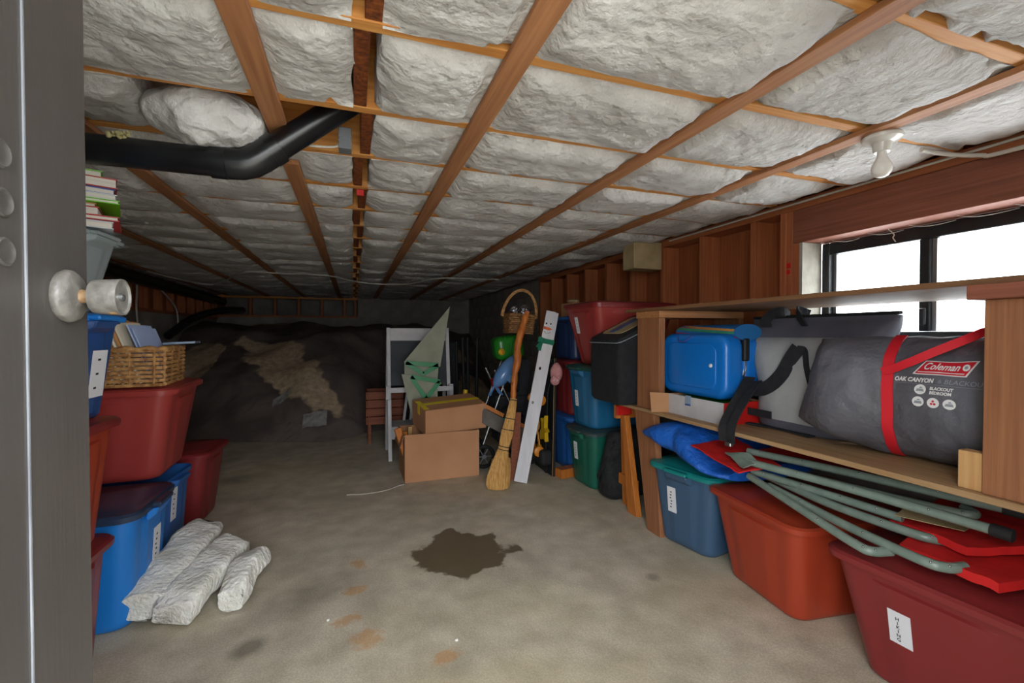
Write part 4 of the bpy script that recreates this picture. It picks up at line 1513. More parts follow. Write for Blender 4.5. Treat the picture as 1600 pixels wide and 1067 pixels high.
def chair(label, org, tubes, cloths, feet, rivets, r=.0148):
    root = thing('camp_chair', label, 'camp chair', org, group=CH)
    og = Vector(org)
    for pts in tubes:
        P = spline(pts, 6) if len(pts) > 2 else [Vector(pts[0]).lerp(Vector(pts[1]), k / 4) for k in range(5)]
        tb_ = MB().tube(W2(P, og), r, 10).build('frame_tube', 'tube', root, smooth=50)
        rv_ = MB()
        for s in (.12, .34, .56, .78):
            q = P[min(len(P) - 1, int(s * len(P)))]
            rv_.ball(q - og + Vector((-r * .72, -r * .35, r * .62)), .0035, 8, 5)
        rv_.build('rivets', 'steel', tb_, smooth=60)
    for nme, mm, q4, th, sg in cloths:
        n = 14
        V_, F_ = [], []
        for i in range(n + 1):
            for j in range(n + 1):
                u, v = i / n, j / n
                q = (Vector(q4[0]) * (1 - u) + Vector(q4[1]) * u) * (1 - v) + (Vector(q4[3]) * (1 - u) + Vector(q4[2]) * u) * v
                q.z += -sg * math.sin(PI * u) * math.sin(PI * v) + .006 * noise.noise(q * 14) + .004 * noise.noise(q * 30)
                V_.append(q - og)
        top = [q + Vector((0, 0, th)) for q in V_]
        m_ = MB()
        k0 = len(V_)
        for i in range(n):
            for j in range(n):
                a = i * (n + 1) + j
                F_.append((a, a + 1, a + n + 2, a + n + 1))
                F_.append((k0 + a, k0 + a + n + 1, k0 + a + n + 2, k0 + a + 1))
        bd = [i * (n + 1) for i in range(n + 1)] + [n * (n + 1) + j for j in range(1, n + 1)] + [i * (n + 1) + n for i in range(n - 1, -1, -1)] + [j for j in range(n - 1, 0, -1)]
        for q in range(len(bd)):
            a, b = bd[q], bd[(q + 1) % len(bd)]
            F_.append((a, b, k0 + b, k0 + a))
        m_.add(V_ + top, F_)
        m_.build(nme, mm, root, smooth=50)
    for a, b in feet:
        MB().tube(W2([a, b], og), .0185, 10).build('rubber_foot', 'rubber', root, smooth=50)
    return root


chair('upper folded camp chair with grey green tubes and red cloth under the shelf', (1.75, 1.25, .54),
      [[(1.655, 1.56, .600), (1.74, 1.22, .602), (1.845, .80, .596)], [(1.575, 1.52, .578), (1.63, 1.16, .580), (1.695, .76, .570)], [(1.66, 1.48, .556), (1.72, 1.18, .556), (1.80, .92, .552), (1.83, .86, .556), (1.86, .90, .560)], [(1.98, 1.60, .60), (2.06, .74, .60)]],
      [('seat_cloth', 'redcloth', [(1.55, 1.80, .575), (1.50, 1.46, .545), (1.70, 1.43, .560), (1.80, 1.78, .60)], .006, .01), ('back_cloth', 'redcloth', [(1.72, 1.58, .585), (1.90, .88, .572), (2.18, .95, .58), (2.10, 1.62, .60)], .008, .01),
       ('gusset', 'tube', [(1.565, 1.60, .590), (1.515, 1.45, .567), (1.59, 1.44, .585), (1.60, 1.50, .603)], .004, .0)],
      [((1.845, .80, .596), (1.86, .74, .594)), ((1.695, .76, .570), (1.70, .715, .568))], None)
chair('lower folded camp chair with grey green tubes resting on the HIKING tote', (1.75, 1.05, .43),
      [[(1.60, 1.50, .512), (1.54, 1.22, .482), (1.50, 1.00, .455), (1.51, .95, .450), (1.56, .93, .452)], [(1.60, 1.40, .500), (1.565, 1.10, .478), (1.55, .86, .466), (1.575, .80, .462), (1.63, .785, .462)], [(1.66, 1.46, .515), (1.64, 1.18, .500), (1.66, .95, .492), (1.69, .885, .488), (1.74, .87, .486), (1.79, .90, .484)],
       [(1.62, 1.50, .530), (1.66, 1.20, .525), (1.70, .98, .515)]],
      [('seat_cloth', 'redcloth', [(1.60, .93, .445), (1.60, .70, .442), (2.12, .58, .455), (2.10, 1.04, .46)], .026, .004), ('back_cloth', 'redcloth', [(1.70, 1.02, .482), (1.67, .80, .480), (2.10, .64, .495), (2.12, 1.05, .50)], .024, .004)],
      [], None)
one('care_leaflet', MB().hexa([(1.66, .98, .530), (1.74, .84, .524), (1.86, .86, .528), (1.80, 1.02, .534)], [(1.66, .98, .5315), (1.74, .84, .5255), (1.86, .86, .5295), (1.80, 1.02, .5355)]), 'boxtan', 'small tan printed leaflet tucked between the camp chair tubes', 'leaflet')

# ================================================================== middle of the room
# open cardboard box on the floor
bx = thing('cardboard_box', 'large open brown cardboard box standing on the concrete floor', 'cardboard box', (.645, 3.67, 0), (0, 0, R(1)))
hw, hd, hh, th = .29, .19, .362, .005
MB().box(-hw, hw, -hd, -hd + th, 0, hh).build('front_panel', 'card', bx, bevel=.0015)
MB().box(-hw, hw, hd - th, hd, 0, hh).build('back_panel', 'card', bx, bevel=.0015)
MB().box(-hw, -hw + th, -hd + th + .0005, hd - th - .0005, 0, hh).build('side_panel', 'card', bx, bevel=.0015)
MB().box(hw - th, hw, -hd + th + .0005, hd - th - .0005, 0, hh).build('side_panel', 'card', bx, bevel=.0015)
MB().box(-hw + .006, hw - .006, -hd + .006, hd - .006, 0, .005).build('bottom_panel', 'card_in', bx)
MB().hexa([(-hw - .004, -hd, hh - .004), (-hw, -hd, hh), (-hw, hd, hh), (-hw - .004, hd, hh - .004)], [(-hw - .035, -hd + .01, hh - .10), (-hw - .031, -hd + .01, hh - .10), (-hw - .031, hd - .01, hh - .10), (-hw - .035, hd - .01, hh - .10)]).build('flap', 'card', bx)

# taped box on top
b2 = thing('taped_box', 'closed brown cardboard box with yellow tape tilted on the open box', 'cardboard box', (.74, 3.70, .368), (R(7), R(-2.5), R(9)))
MB().box(-.255, .255, -.175, .175, 0, .205).build('body', 'card', b2, bevel=.003)
tp = MB()
tp.box(-.256, .256, -.028, .028, .2055, .2066)
tp.box(-.2565, -.2555, -.028, .028, .13, .2065)
tp.build('tape', 'ytape', b2)
tp2 = MB()
tp2.box(-.2562, -.215, -.15, .10, .2056, .2063)
tp2.build('tape', 'ytape', b2)
MB().box(-.254, .254, -.0012, .0012, .2052, .2056).build('flap_seam', 'card_in', b2)

# timber offcuts standing in the open box
for k, (x, y, w, d, h, ry, rx, lb_, mm) in enumerate(((.43, 3.60, .05, .025, .40, 16, -4, 'flat orange timber offcut leaning in the left of the open box', 'saw'), (.395, 3.62, .035, .035, .36, 5, 3, 'square orange timber offcut at the left edge of the open box', 'saw'),
                                                       (.40, 3.72, .03, .03, .38, -2, 6, 'thin pine offcut behind the orange offcuts in the open box', 'pine'))):
    o = one('timber_offcut', MB().box(-w / 2, w / 2, -d / 2, d / 2, 0, h), mm, lb_, 'timber', 'timber offcuts in the open box', bevel=.002)
    o.location = (x, y, .008)
    o.rotation_euler = (R(rx), R(-ry), R(12))
one('yellow_tool', MB().tube(spline([(.93, 3.92, .40), (.93, 3.93, .55), (.935, 3.93, .63)], 4), .022, 8), 'toyyellow', 'stubby yellow handle rising behind the taped box', 'tool', smooth=50)

# folded grey green cardboard cut-out with green tape
co = thing('cardboard_cutout', 'pointed grey green cardboard cut-out with green tape outlines behind the boxes', 'cardboard cut-out', (.55, 3.93, .37))
cy0 = 3.93
SC = 3.93 / 3.72


def cpt(x, z, fold=0.0):
    # points taken at 3.72 m, moved to the depth the piece stands at
    return Vector((x * SC, cy0 + fold, 1.12 + (z - 1.12) * SC)) - Vector((.55, 3.93, .37))


def panel(name, pts, m, par, th=.006, dy=0.0):
    mb_ = MB()
    n = len(pts)
    a = [cpt(x, z, f + dy) for x, z, f in pts]
    b = [q + Vector((0, th, 0)) for q in a]
    mb_.add(a + b, [tuple(range(n)), tuple(reversed(range(n, 2 * n)))] + [(i, (i + 1) % n, n + (i + 1) % n, n + i) for i in range(n)])
    return mb_.build(name, m, par)


panel('upper_panel', [(.753, 1.348, 0), (.672, .852, 0), (.379, .900, -.02)], 'greycard', co, dy=.0)
panel('middle_panel', [(.384, .905, .012), (.660, .870, .012), (.652, .750, .012), (.386, .790, .012)], 'greycard', co)
panel('lower_panel', [(.359, .803, -.03), (.645, .760, -.01), (.650, .60, 0.0), (.520, .40, 0.0), (.448, .42, 0)], 'greycard', co, dy=.0)


def tape(pts, dy):
    for a, b in zip(pts, pts[1:] + pts[:1]):
        A0, B0 = cpt(a[0], a[1], dy), cpt(b[0], b[1], dy)
        MB().tube([A0, B0], .01, flat=(.002, .036)).build('tape', 'gtape', co)


tape([(.392, .893), (.650, .868), (.53, .800)], -.034)
tape([(.43, .782), (.66, .735), (.55, .60)], -.044)

# easel
ez = thing('easel', 'white wooden child easel with chalkboard standing behind the cardboard boxes', 'easel', (.57, 4.32, 0))


def eb(name, a, b, w, d, m='easel'):
    """square bar between two points"""
    MB().tube([a, b], .01, flat=(w, d)).build(name, m, ez, bevel=.002)


yt, yf, yr = .0, -.19, .22
for x in (-.27, .27):
    MB().hexa([(x - .016, yf - .012, 0), (x + .016, yf - .012, 0), (x + .016, yf + .012, 0), (x - .016, yf + .012, 0)], [(x - .016 + .0, yt - .030, 1.18), (x + .016, yt - .030, 1.18), (x + .016, yt - .006, 1.18), (x - .016, yt - .006, 1.18)]).build('leg', 'easel', ez, bevel=.002)
    MB().hexa([(x - .016, yr - .012, 0), (x + .016, yr - .012, 0), (x + .016, yr + .012, 0), (x - .016, yr + .012, 0)], [(x - .016 + .0, yt + .006, 1.16), (x + .016, yt + .006, 1.16), (x + .016, yt + .030, 1.16), (x - .016, yt + .030, 1.16)]).build('leg', 'easel', ez, bevel=.002)
    MB().box(x - .020 + (-.012 if x < 0 else .012), x + .020 + (-.012 if x < 0 else .012), yf * .5 - .07, yf * .5 - .045, .54, .66).build('side_bracket', 'easel', ez, bevel=.002)


def ey(z):
    return yf + (yt - .018 - yf) * z / 1.18


def fb(name, x0, x1, z0, z1, m, t=.014):
    MB().hexa([(x0, ey(z0) - t / 2, z0), (x1, ey(z0) - t / 2, z0), (x1, ey(z0) + t / 2, z0), (x0, ey(z0) + t / 2, z0)], [(x0, ey(z1) - t / 2, z1), (x1, ey(z1) - t / 2, z1), (x1, ey(z1) + t / 2, z1), (x0, ey(z1) + t / 2, z1)]).build(name, m, ez, bevel=.001)


fb('top_rail', -.253, .253, 1.06, 1.175, 'easel')
fb('chalkboard', -.253, .253, .655, 1.0595, 'chalk', .010)
MB().box(-.29, .29, ey(.62) - .075, ey(.62) - .013, .610, .618).build('tray', 'easel', ez, bevel=.001)
MB().box(-.29, .29, ey(.62) - .083, ey(.62) - .0755, .600, .645).build('tray_lip', 'easel', ez, bevel=.001)
MB().box(-.253, .253, -.14, .17, .28, .292).build('lower_shelf', 'easel', ez, bevel=.002)
MB().box(-.253, .253, -.152, -.1405, .18, .29).build('apron', 'easel', ez, bevel=.002)
for x in (-.12, -.06):
    MB().hexa([(x - .012, .10, .30), (x + .012, .10, .30), (x + .012, .124, .30), (x - .012, .124, .30)], [(x + .03 - .012, .05, .60), (x + .03 + .012, .05, .60), (x + .03 + .012, .074, .60), (x + .03 - .012, .074, .60)]).build('brace', 'easel', ez, bevel=.002)

# slatted wooden planter
pn = thing('slatted_planter', 'red brown slatted wooden planter stand behind the easel', 'planter', (.30, 4.98, 0))
for k in range(4):
    z = .20 + k * .085
    for y in (-.165, .149):
        MB().box(-.17, .17, y, y + .016, z, z + .078).build('slat', 'crate', pn, bevel=.002)
    for x in (-.186, .1705):
        MB().box(x, x + .0155, -.165, .165, z, z + .078).build('slat', 'crate', pn, bevel=.002)
for x in (-.165, .135):
    for y in (-.148, .118):
        MB().box(x, x + .03, y, y + .03, 0, .535).build('leg', 'crate', pn, bevel=.002)
MB().box(-.165, .165, -.145, .145, .2, .212).build('base', 'crate', pn)

# black poles and a folded frame behind the easel
for k, (x, y, lb_) in enumerate(((1.17, 4.92, 'leftmost of three black poles standing behind the easel'), (1.225, 5.02, 'middle one of three black poles standing behind the easel'), (1.285, 4.92, 'rightmost of three black poles standing behind the easel'))):
    o = thing('black_pole', lb_, 'pole', (x, y, 0), (R(-2), R(1.5 * (k - 1)), 0), 'black poles behind the easel')
    MB().tube([(0, 0, 0), (0, 0, 1.06)], .018, 12).build('shaft', 'blackplastic', o, smooth=40)
    MB().tube([(0, 0, 1.0605), (0, 0, 1.08)], .021, 12).build('cap', 'blackplastic', o, smooth=40)
pf = thing('folded_frame', 'folded black frame leaning behind the right side of the easel', 'folded frame', (1.03, 4.95, 0), (R(-3), 0, 0))
for x in (-.055, .055):
    MB().tube([(x, 0, 0), (x, 0, 1.04)], .014, 10).build('side_tube', 'blackplastic', pf, smooth=40)
MB().box(-.04, .04, -.012, .012, .25, 1.03).build('panel', 'black', pf, bevel=.003)

# ------------------------------------------------ broom
br = thing('broom', 'rustic straw broom with crooked peeled branch handle leaning on the pile', 'broom', (.985, 3.14, 0))
bo = Vector((.985, 3.14, 0))
hp = spline(W2([(1.085, 3.16, .44), (1.112, 3.17, .60), (1.122, 3.19, .70), (1.142, 3.21, .83), (1.165, 3.22, .92), (1.172, 3.24, 1.02), (1.200, 3.25, 1.12), (1.235, 3.26, 1.22), (1.262, 3.27, 1.29)], bo), 5)
rad = [.022 + .007 * noise.noise(Vector((i * .35, 2, 0))) + (.006 if 15 < i < 34 else 0) for i in range(len(hp))]
hm = MB()
hm.tube(hp, rad, 12)
hd_ = hm.build('handle', 'branch', br, smooth=60)
# twisted second strand and knots
sp = [q + Vector((.016 * math.cos(i * .32), .012 * math.sin(i * .32), 0)) for i, q in enumerate(hp[8:])]
MB().tube(sp, [.010 + .004 * noise.noise(Vector((i * .5, 7, 0))) for i in range(len(sp))], 8).build('strand', 'branch', hd_, smooth=60)
kn = MB()
for i in (12, 19, 24, 29):
    kn.ball(hp[i] + Vector((-.016, -.014, 0)), (.007, .007, .012), 8, 6)
kn.build('knots', 'crate', hd_, smooth=60)
bp = spline(W2([(.985, 3.135, .004), (.990, 3.14, .08), (1.005, 3.145, .18), (1.035, 3.15, .30), (1.062, 3.155, .40), (1.085, 3.16, .50), (1.104, 3.165, .585), (1.116, 3.17, .645)], bo), 5)
prof = [(0, .075, .050), (.06, .085, .055), (.15, .083, .05), (.25, .066, .042), (.35, .048, .034), (.42, .036, .030), (.47, .040, .032), (.56, .044, .034), (.66, .036, .031), (.72, .034, .030), (.86, .029, .027), (1, .024, .023)]
rings = []
for i, q in enumerate(bp):
    t = i / (len(bp) - 1)
    for (a, w0, d0), (b, w1, d1) in zip(prof, prof[1:]):
        if t <= b + 1e-6:
            f = (t - a) / (b - a)
            w, d = w0 + (w1 - w0) * f, d0 + (d1 - d0) * f
            break
    dd = (bp[min(i + 1, len(bp) - 1)] - bp[max(0, i - 1)]).normalized()
    u = dd.cross(Vector((0, 1, 0))).normalized()
    v = dd.cross(u)
    ring = []
    for k in range(60):
        a = 2 * PI * k / 60
        fl_ = 1 + .05 * (k % 2) + .05 * noise.noise(Vector((k * .7, t * 2, 0)))
        qq = q + u * (w * math.cos(a) * fl_) + v * (d * math.sin(a) * fl_)
        if i == 0:
            qq.z += .012 * noise.noise(Vector((k * 1.7, 0, 0)))
        qq.z = max(qq.z, .001)
        ring.append(qq)
    rings.append(ring)
brs = MB().loft(rings).build('brush', 'straw', br, smooth=25)
fr = MB()
for k in range(150):
    a = random.uniform(0, 2 * PI)
    s = random.uniform(.75, 1.04)
    p0_ = Vector((.985 + .08 * s * math.cos(a), 3.135 + .052 * s * math.sin(a), random.uniform(.001, .012))) - bo
    p1_ = Vector((1.015 + .066 * s * math.cos(a), 3.147 + .047 * s * math.sin(a), random.uniform(.16, .22))) - bo
    fr.tube([p0_, (p0_ + p1_) / 2 + Vector((.004 * math.cos(a), .004 * math.sin(a), 0)), p1_], .0014, 4)
fb_ = fr.build('bristles', 'straw', br)
fb_['kind'] = 'stuff'


def band(t, r, m='black'):
    i = int(t * (len(bp) - 1))
    q = bp[i]
    dd = (bp[min(i + 1, len(bp) - 1)] - bp[max(0, i - 1)]).normalized()
    u = dd.cross(Vector((0, 1, 0))).normalized()
    v = dd.cross(u)
    MB().tube([q + u * (r[0] * math.cos(2 * PI * k / 28)) + v * (r[1] * math.sin(2 * PI * k / 28)) for k in range(28)], .0028, 6, closed=True).build('binding', m, br, smooth=60)


band(.425, (.041, .034))
band(.455, (.042, .035))
band(.60, (.045, .037))
band(.715, (.038, .034))
band(.985, (.029, .028))

# ------------------------------------------------ snowman plank
sp_ = thing('snowman_plank', 'tall white plank painted as a snowman leaning beside the broom', 'painted plank', (1.17, 3.18, 0))
base = Vector((1.17, 3.18, 0))
topv = Vector((1.49, 3.30, 1.30))
ax = (topv - base).normalized()
nrm = Vector((-.30, -1, 0))
nrm = (nrm - ax * nrm.dot(ax)).normalized()
rt_ = ax.cross(nrm).normalized()
if rt_.x < 0:
    rt_ = -rt_
Lp = (topv - base).length


def pk(u, n_, s):
    return rt_ * u + nrm * n_ + ax * s


def pbox(name, u0, u1, n0, n1, s0, s1, m, par, bevel=.001):
    return MB().hexa([pk(u0, n0, s0), pk(u1, n0, s0), pk(u1, n1, s0), pk(u0, n1, s0)], [pk(u0, n0, s1), pk(u1, n0, s1), pk(u1, n1, s1), pk(u0, n1, s1)]).build(name, m, par, bevel=bevel)


pbl = pbox('plank', -.048, .030, -.02, .0, .012, Lp, 'white', sp_)
pbox('edge_strip', .0302, .052, -.035, -.004, .012, Lp - .004, 'white', sp_)


def pspot(name, u, s, ru, rs, m, n_=.0012):
    mb_ = MB()
    pts = [pk(u + ru * math.cos(2 * PI * k / 12), n_, s + rs * math.sin(2 * PI * k / 12)) for k in range(12)]
    pts2 = [q - nrm * .001 for q in pts]
    mb_.loft([pts2, pts])
    mb_.build(name, m, sp_)


e0 = Lp - .10
pspot('eye', -.030, e0 - .005, .006, .008, 'ink')
pspot('eye', .004, e0 - .002, .006, .008, 'ink')
mbn = MB()
mbn.add([pk(-.046, .0006, e0 - .030), pk(-.046, .0006, e0 - .052), pk(.0, .0006, e0 - .056), pk(.024, .0006, e0 - .044), pk(0, .0006, e0 - .034), pk(-.046, .003, e0 - .030), pk(-.046, .003, e0 - .052), pk(.0, .003, e0 - .056), pk(.024, .003, e0 - .044), pk(0, .003, e0 - .034)],
        [(0, 1, 2, 3, 4), (9, 8, 7, 6, 5)] + [(i, (i + 1) % 5, 5 + (i + 1) % 5, 5 + i) for i in range(5)])
mbn.build('carrot_nose', 'carrot', sp_)
for k, (u, s) in enumerate(((-.034, -.073), (-.024, -.080), (-.012, -.082), (.0, -.078), (.01, -.070))):
    pspot('mouth_dot', u, e0 + s, .003, .004, 'ink')
pspot('knot', -.014, Lp * .655, .010, .013, 'ink')
pspot('knot', -.020, Lp * .455, .009, .012, 'greybox')
# ribbon scarf
pbox('scarf', -.056, .058, -.04, .004, e0 - .165, e0 - .125, 'scarf', sp_, .003)
kn_ = MB()
kn_.hexa([pk(-.075, .004, e0 - .165), pk(-.030, .004, e0 - .160), pk(-.030, .014, e0 - .160), pk(-.075, .012, e0 - .165)], [pk(-.070, .004, e0 - .115), pk(-.030, .004, e0 - .125), pk(-.030, .014, e0 - .125), pk(-.070, .012, e0 - .115)])
kn_.build('scarf_bow', 'scarf', sp_, bevel=.003)
for a in (0, 1):
    t_ = MB()
    t_.hexa([pk(-.062 - .02 * a, .003, e0 - .225 + .02 * a), pk(-.034 - .02 * a, .003, e0 - .23 + .02 * a), pk(-.034 - .02 * a, .008, e0 - .23 + .02 * a), pk(-.062 - .02 * a, .008, e0 - .225 + .02 * a)], [pk(-.058, .003, e0 - .16), pk(-.030, .003, e0 - .16), pk(-.030, .008, e0 - .16), pk(-.058, .008, e0 - .16)])
    t_.build('scarf_tail', 'scarf', sp_, bevel=.002)

# ------------------------------------------------ black board, skateboard and toys
bd_ = thing('black_board', 'tall black board with tan edge standing in front of the mid blue tote', 'board', (1.48, 3.25, 0), (0, R(1.0), R(0)))
MB().box(-.012, .012, .002, .36, 0, .93).build('panel', 'blackplastic', bd_, bevel=.003)
MB().box(-.0135, -.0085, .0, .0055, 0, .93).build('edge_strip', 'deck', bd_, bevel=.002)
scb = MB()
pts = []
for k in range(25):
    y = .01 + .34 * k / 24
    pts.append((y, .26 + .05 * abs(math.sin(k * PI / 8)) - .05 * (k / 24)))
poly = [Vector((-.016, y, z)) for y, z in pts] + [Vector((-.016, .35, .005)), Vector((-.016, .01, .005))]
poly2 = [q + Vector((.0035, 0, 0)) for q in poly]
n = len(poly)
scb.add(poly + poly2, [tuple(range(n)), tuple(reversed(range(n, 2 * n)))] + [(i, (i + 1) % n, n + (i + 1) % n, n + i) for i in range(n)])
scb.build('scalloped_overlay', 'rubber', bd_)
skb = thing('skateboard', 'black skateboard standing on end with orange wheels behind the snowman plank', 'skateboard', (1.415, 3.37, 0), (0, R(2), 0))
dk = MB()
rings = []
for i in range(17):
    t = i / 16
    z = .80 * t
    w = .095 * min(1, math.sqrt(max(0, 1 - (1 - min(1, t / .14)) ** 2)) + .04, math.sqrt(max(0, 1 - (1 - min(1, (1 - t) / .14)) ** 2)) + .04)
    bend = .05 * max(0, (.18 - t) / .18) ** 1.5 + .05 * max(0, (t - .82) / .18) ** 1.5
    rings.append([Vector((bend - .005, -w, z)), Vector((bend + .005, -w, z)), Vector((bend + .005, w, z)), Vector((bend - .005, w, z))])
dk.loft(rings).build('deck', 'blackplastic', skb, bevel=.001)
for z, mm in ((.20, 'toyyellow'), (.60, 'steel')):
    tr = MB()
    tr.box(-.03, -.0055, -.022, .022, z - .035, z + .035)
    tr.box(-.055, -.03, -.012, .012, z - .012, z + .012)
    tr.tube([(-.055, -.085, z), (-.055, .085, z)], .009, 8)
    tk = tr.build('truck', mm, skb, bevel=.002)
    for y in (-.085, .085):
        MB().lathe([(0, -.016), (.034, -.016), (.042, -.010), (.042, .010), (.034, .016), (0, .016)], 18, Matrix.Translation((-.055, y, z)) @ Matrix.Rotation(PI / 2, 4, 'X')).build('wheel', 'toyorange', tk, smooth=40)
# yellow toy hung in front of the board
ty = thing('yellow_toy', 'yellow plastic toy with pointed fins wedged beside the skateboard', 'toy', (1.40, 3.26, .30))
y_ = MB()
star = [(-.05, -.03), (.0, .0), (.045, -.03), (.038, .04), (.07, .05), (.03, .075), (.035, .17), (.0, .11), (-.045, .14), (-.03, .06), (-.06, .03)]
p1_ = [Vector((-.012, -a, b + .02)) for a, b in star]
p2_ = [q + Vector((.03, 0, 0)) for q in p1_]
n = len(star)
y_.add(p1_ + p2_, [tuple(range(n)), tuple(reversed(range(n, 2 * n)))] + [(i, (i + 1) % n, n + (i + 1) % n, n + i) for i in range(n)])
y_.build('fins', 'toyyellow', ty)
lp_ = MB()
for k in range(5):
    lp_.tube([(-.01 + .01 * math.cos(a / 10 * 2 * PI), .075 + .02 * k % .05 + .028 * math.cos(a / 10 * 2 * PI), -.05 + .05 * k + .035 * math.sin(a / 10 * 2 * PI)) for a in range(10)], .006, 6, closed=True)
lp_.build('chain_links', 'mat_orange', ty, smooth=60)
bk_ = MB()
rbox(bk_, .10, .15, .12, .03, .03, Matrix.Translation((.01, .03, -.20)), 4)
bk_.build('black_pod', 'rubber', ty, smooth=50)
ob_ = one('wood_block', MB().box(-.10, .10, -.045, .045, 0, .07), 'saw', 'orange wood block on the floor beside the black board', 'wood block', bevel=.003)
ob_.location = (1.60, 3.285 - .045, 0)
ob_.rotation_euler = (0, 0, R(12))

pg = thing('pig_plush', 'pink plush pig hanging beside the snowman plank', 'soft toy', (1.470, 3.185, .725))
pg.scale = (1.2, 1.2, 1.2)
MB().ball((0, 0, .085), (.038, .045, .060), 18, 12, .15, 1).build('body', 'pink', pg, smooth=60)
MB().ball((-.022, -.028, .035), (.030, .032, .030), 16, 10).build('head', 'pink', pg, smooth=60)
MB().ball((-.040, -.052, .030), (.013, .010, .011), 12, 8).build('snout', 'pink', pg, smooth=60)
for s in (-1, 1):
    MB().ball((-.020 + s * .018, -.045, .055), (.010, .006, .014), 10, 6).build('ear', 'pink', pg, smooth=60)
    MB().ball((-.030 + s * .013, -.058, .041), .004, 8, 6).build('eye', 'paper', pg, smooth=60)

# ------------------------------------------------ stroller, toys and handled basket in the corner pile
st_ = thing('toy_stroller', 'folding stroller with chrome tubes and dark wheels under the toys', 'stroller', (1.27, 3.80, 0))
so = Vector((1.27, 3.80, 0))
for y in (3.66, 3.94):
    MB().tube(W2([(1.02, y, .20), (1.12, y, .48), (1.24, y, .80), (1.30, y, .95)], so), .011, 8).build('frame_tube', 'chrome', st_, smooth=50)
    MB().tube(W2([(1.45, y, .15), (1.25, y, .55), (1.12, y, .82)], so), .011, 8).build('frame_tube', 'chrome', st_, smooth=50)
MB().box(-.13, .19, -.13, .13, .42, .62).build('seat', 'black', st_, bevel=.03, seg=2)
MB().box(.06, .19, -.12, .12, .6205, .90).build('backrest', 'black', st_, bevel=.02, seg=2)
MB().box(-.11, .17, -.12, .12, .19, .40).build('under_basket', 'black', st_, bevel=.02)
for (x, y, r) in ((.17, -.165, .15), (.17, .165, .15), (-.25, -.155, .10), (-.25, .155, .10)):
    T = Matrix.Translation((x, y, r)) @ Matrix.Rotation(PI / 2, 4, 'X')
    wmb = MB().tube([T @ Vector(((r - .016) * math.cos(2 * PI * k / 28), (r - .016) * math.sin(2 * PI * k / 28), 0)) for k in range(28)], .016, 8, closed=True).build('wheel', 'rubber', st_, smooth=60)
    sm = MB()
    for k in range(6):
        a = 2 * PI * k / 6
        sm.tube([T @ Vector((.012 * math.cos(a), .012 * math.sin(a), 0)), T @ Vector(((r - .024) * math.cos(a), (r - .024) * math.sin(a), 0))], .005, 5)
    sm.lathe([(0, -.014), (.018, -.014), (.018, .014), (0, .014)], 14, T)
    sm.build('spokes', 'greybox', wmb, smooth=40)
# helmet like dark ball with teal trim
hb = thing('dark_helmet', 'black round helmet with teal trim lying against the stroller seat', 'helmet', (1.215, 3.585, .42))
hm_ = MB()
rings = []
for i in range(10):
    a = PI / 2 * i / 9.3
    rings.append([Vector((.085 * math.cos(a) * math.cos(2 * PI * k / 22), -.0 + .075 * math.cos(a) * math.sin(2 * PI * k / 22), .10 * math.sin(a))) for k in range(22)])
hm_.loft(rings)
hm_.build('shell', 'blackplastic', hb, smooth=60)
MB().tube([(.087 * math.cos(2 * PI * k / 24), .077 * math.sin(2 * PI * k / 24), .008) for k in range(24)], .005, 6, closed=True).build('trim', 'teallid', hb, smooth=60)

# blue fish toy
fs = thing('blue_fish_toy', 'shiny blue vinyl fish toy lying on the stroller', 'toy', (1.19, 3.585, .66))
pp = spline([(-.105, -.02, .035), (-.07, -.02, .07), (-.02, -.02, .13), (.04, -.01, .20), (.09, 0, .26), (.115, .01, .30)], 4)
rr_ = []
for i in range(len(pp)):
    t = i / (len(pp) - 1)
    rr_.append(.012 + .058 * math.sin(PI * min(1, t * 1.08)) ** .9 if t < .95 else .02)
MB().tube(pp, rr_, 18).build('body', 'toyblue', fs, smooth=60)
for s in (-1, 1):
    MB().hexa([(-.10, -.025, .03), (-.085, -.005, .03), (-.085 + .0, .005, .05), (-.10, -.015, .05)], [(-.16 + .09 * (s > 0), -.03, -.035 + .01 * s), (-.13 + .10 * (s > 0), -.015, -.045), (-.125 + .10 * (s > 0), -.012, -.035), (-.155 + .09 * (s > 0), -.028, -.028)]).build('tail_fin', 'toyblue', fs, bevel=.003)
    MB().ball((.075 + .02 * s, -.055, .225), .007, 8, 6).build('eye', 'ink', fs, smooth=60)
MB().hexa([(-.03, -.075, .11), (.03, -.075, .16), (.035, -.066, .155), (-.025, -.066, .105)], [(.005, -.10, .06), (.02, -.10, .075), (.022, -.094, .073), (.008, -.094, .06)]).build('side_fin', 'toyblue', fs, bevel=.003)

# green toy
gt = thing('green_toy', 'green plastic toy shell with yellow knob below the handled basket', 'toy', (1.285, 3.77, .905))
g_ = MB()
rbox(g_, .26, .20, .205, .06, .05, Matrix.Rotation(R(-8), 4, 'Y'), 5)
g_.build('shell', 'toygreen', gt, smooth=50)
MB().ball((-.105, -.115, .065), (.030, .022, .030), 14, 9).build('knob', 'toyyellow', gt, smooth=60)
MB().ball((-.105, -.134, .065), (.014, .008, .014), 12, 8).build('knob_cap', 'toyorange', gt, smooth=60)
for k in range(3):
    MB().tube(spline([(-.09 + .07 * k, -.100, .03), (-.085 + .07 * k, -.106, .11), (-.07 + .07 * k, -.095, .19)], 4), .006, 6).build('rib', 'toygreen', gt, smooth=60)
sv_ = one('red_bucket', MB().lathe([(0, 0), (.035, 0), (.045, .075), (.047, .078), (.041, .078), (.033, .006), (0, .006)], 18), 'redplastic', 'small red bucket squeezed beside the blue fish toy', 'bucket', smooth=40)
sv_.location = (1.155, 3.72, .66)
sv_.rotation_euler = (R(10), R(-10), 0)

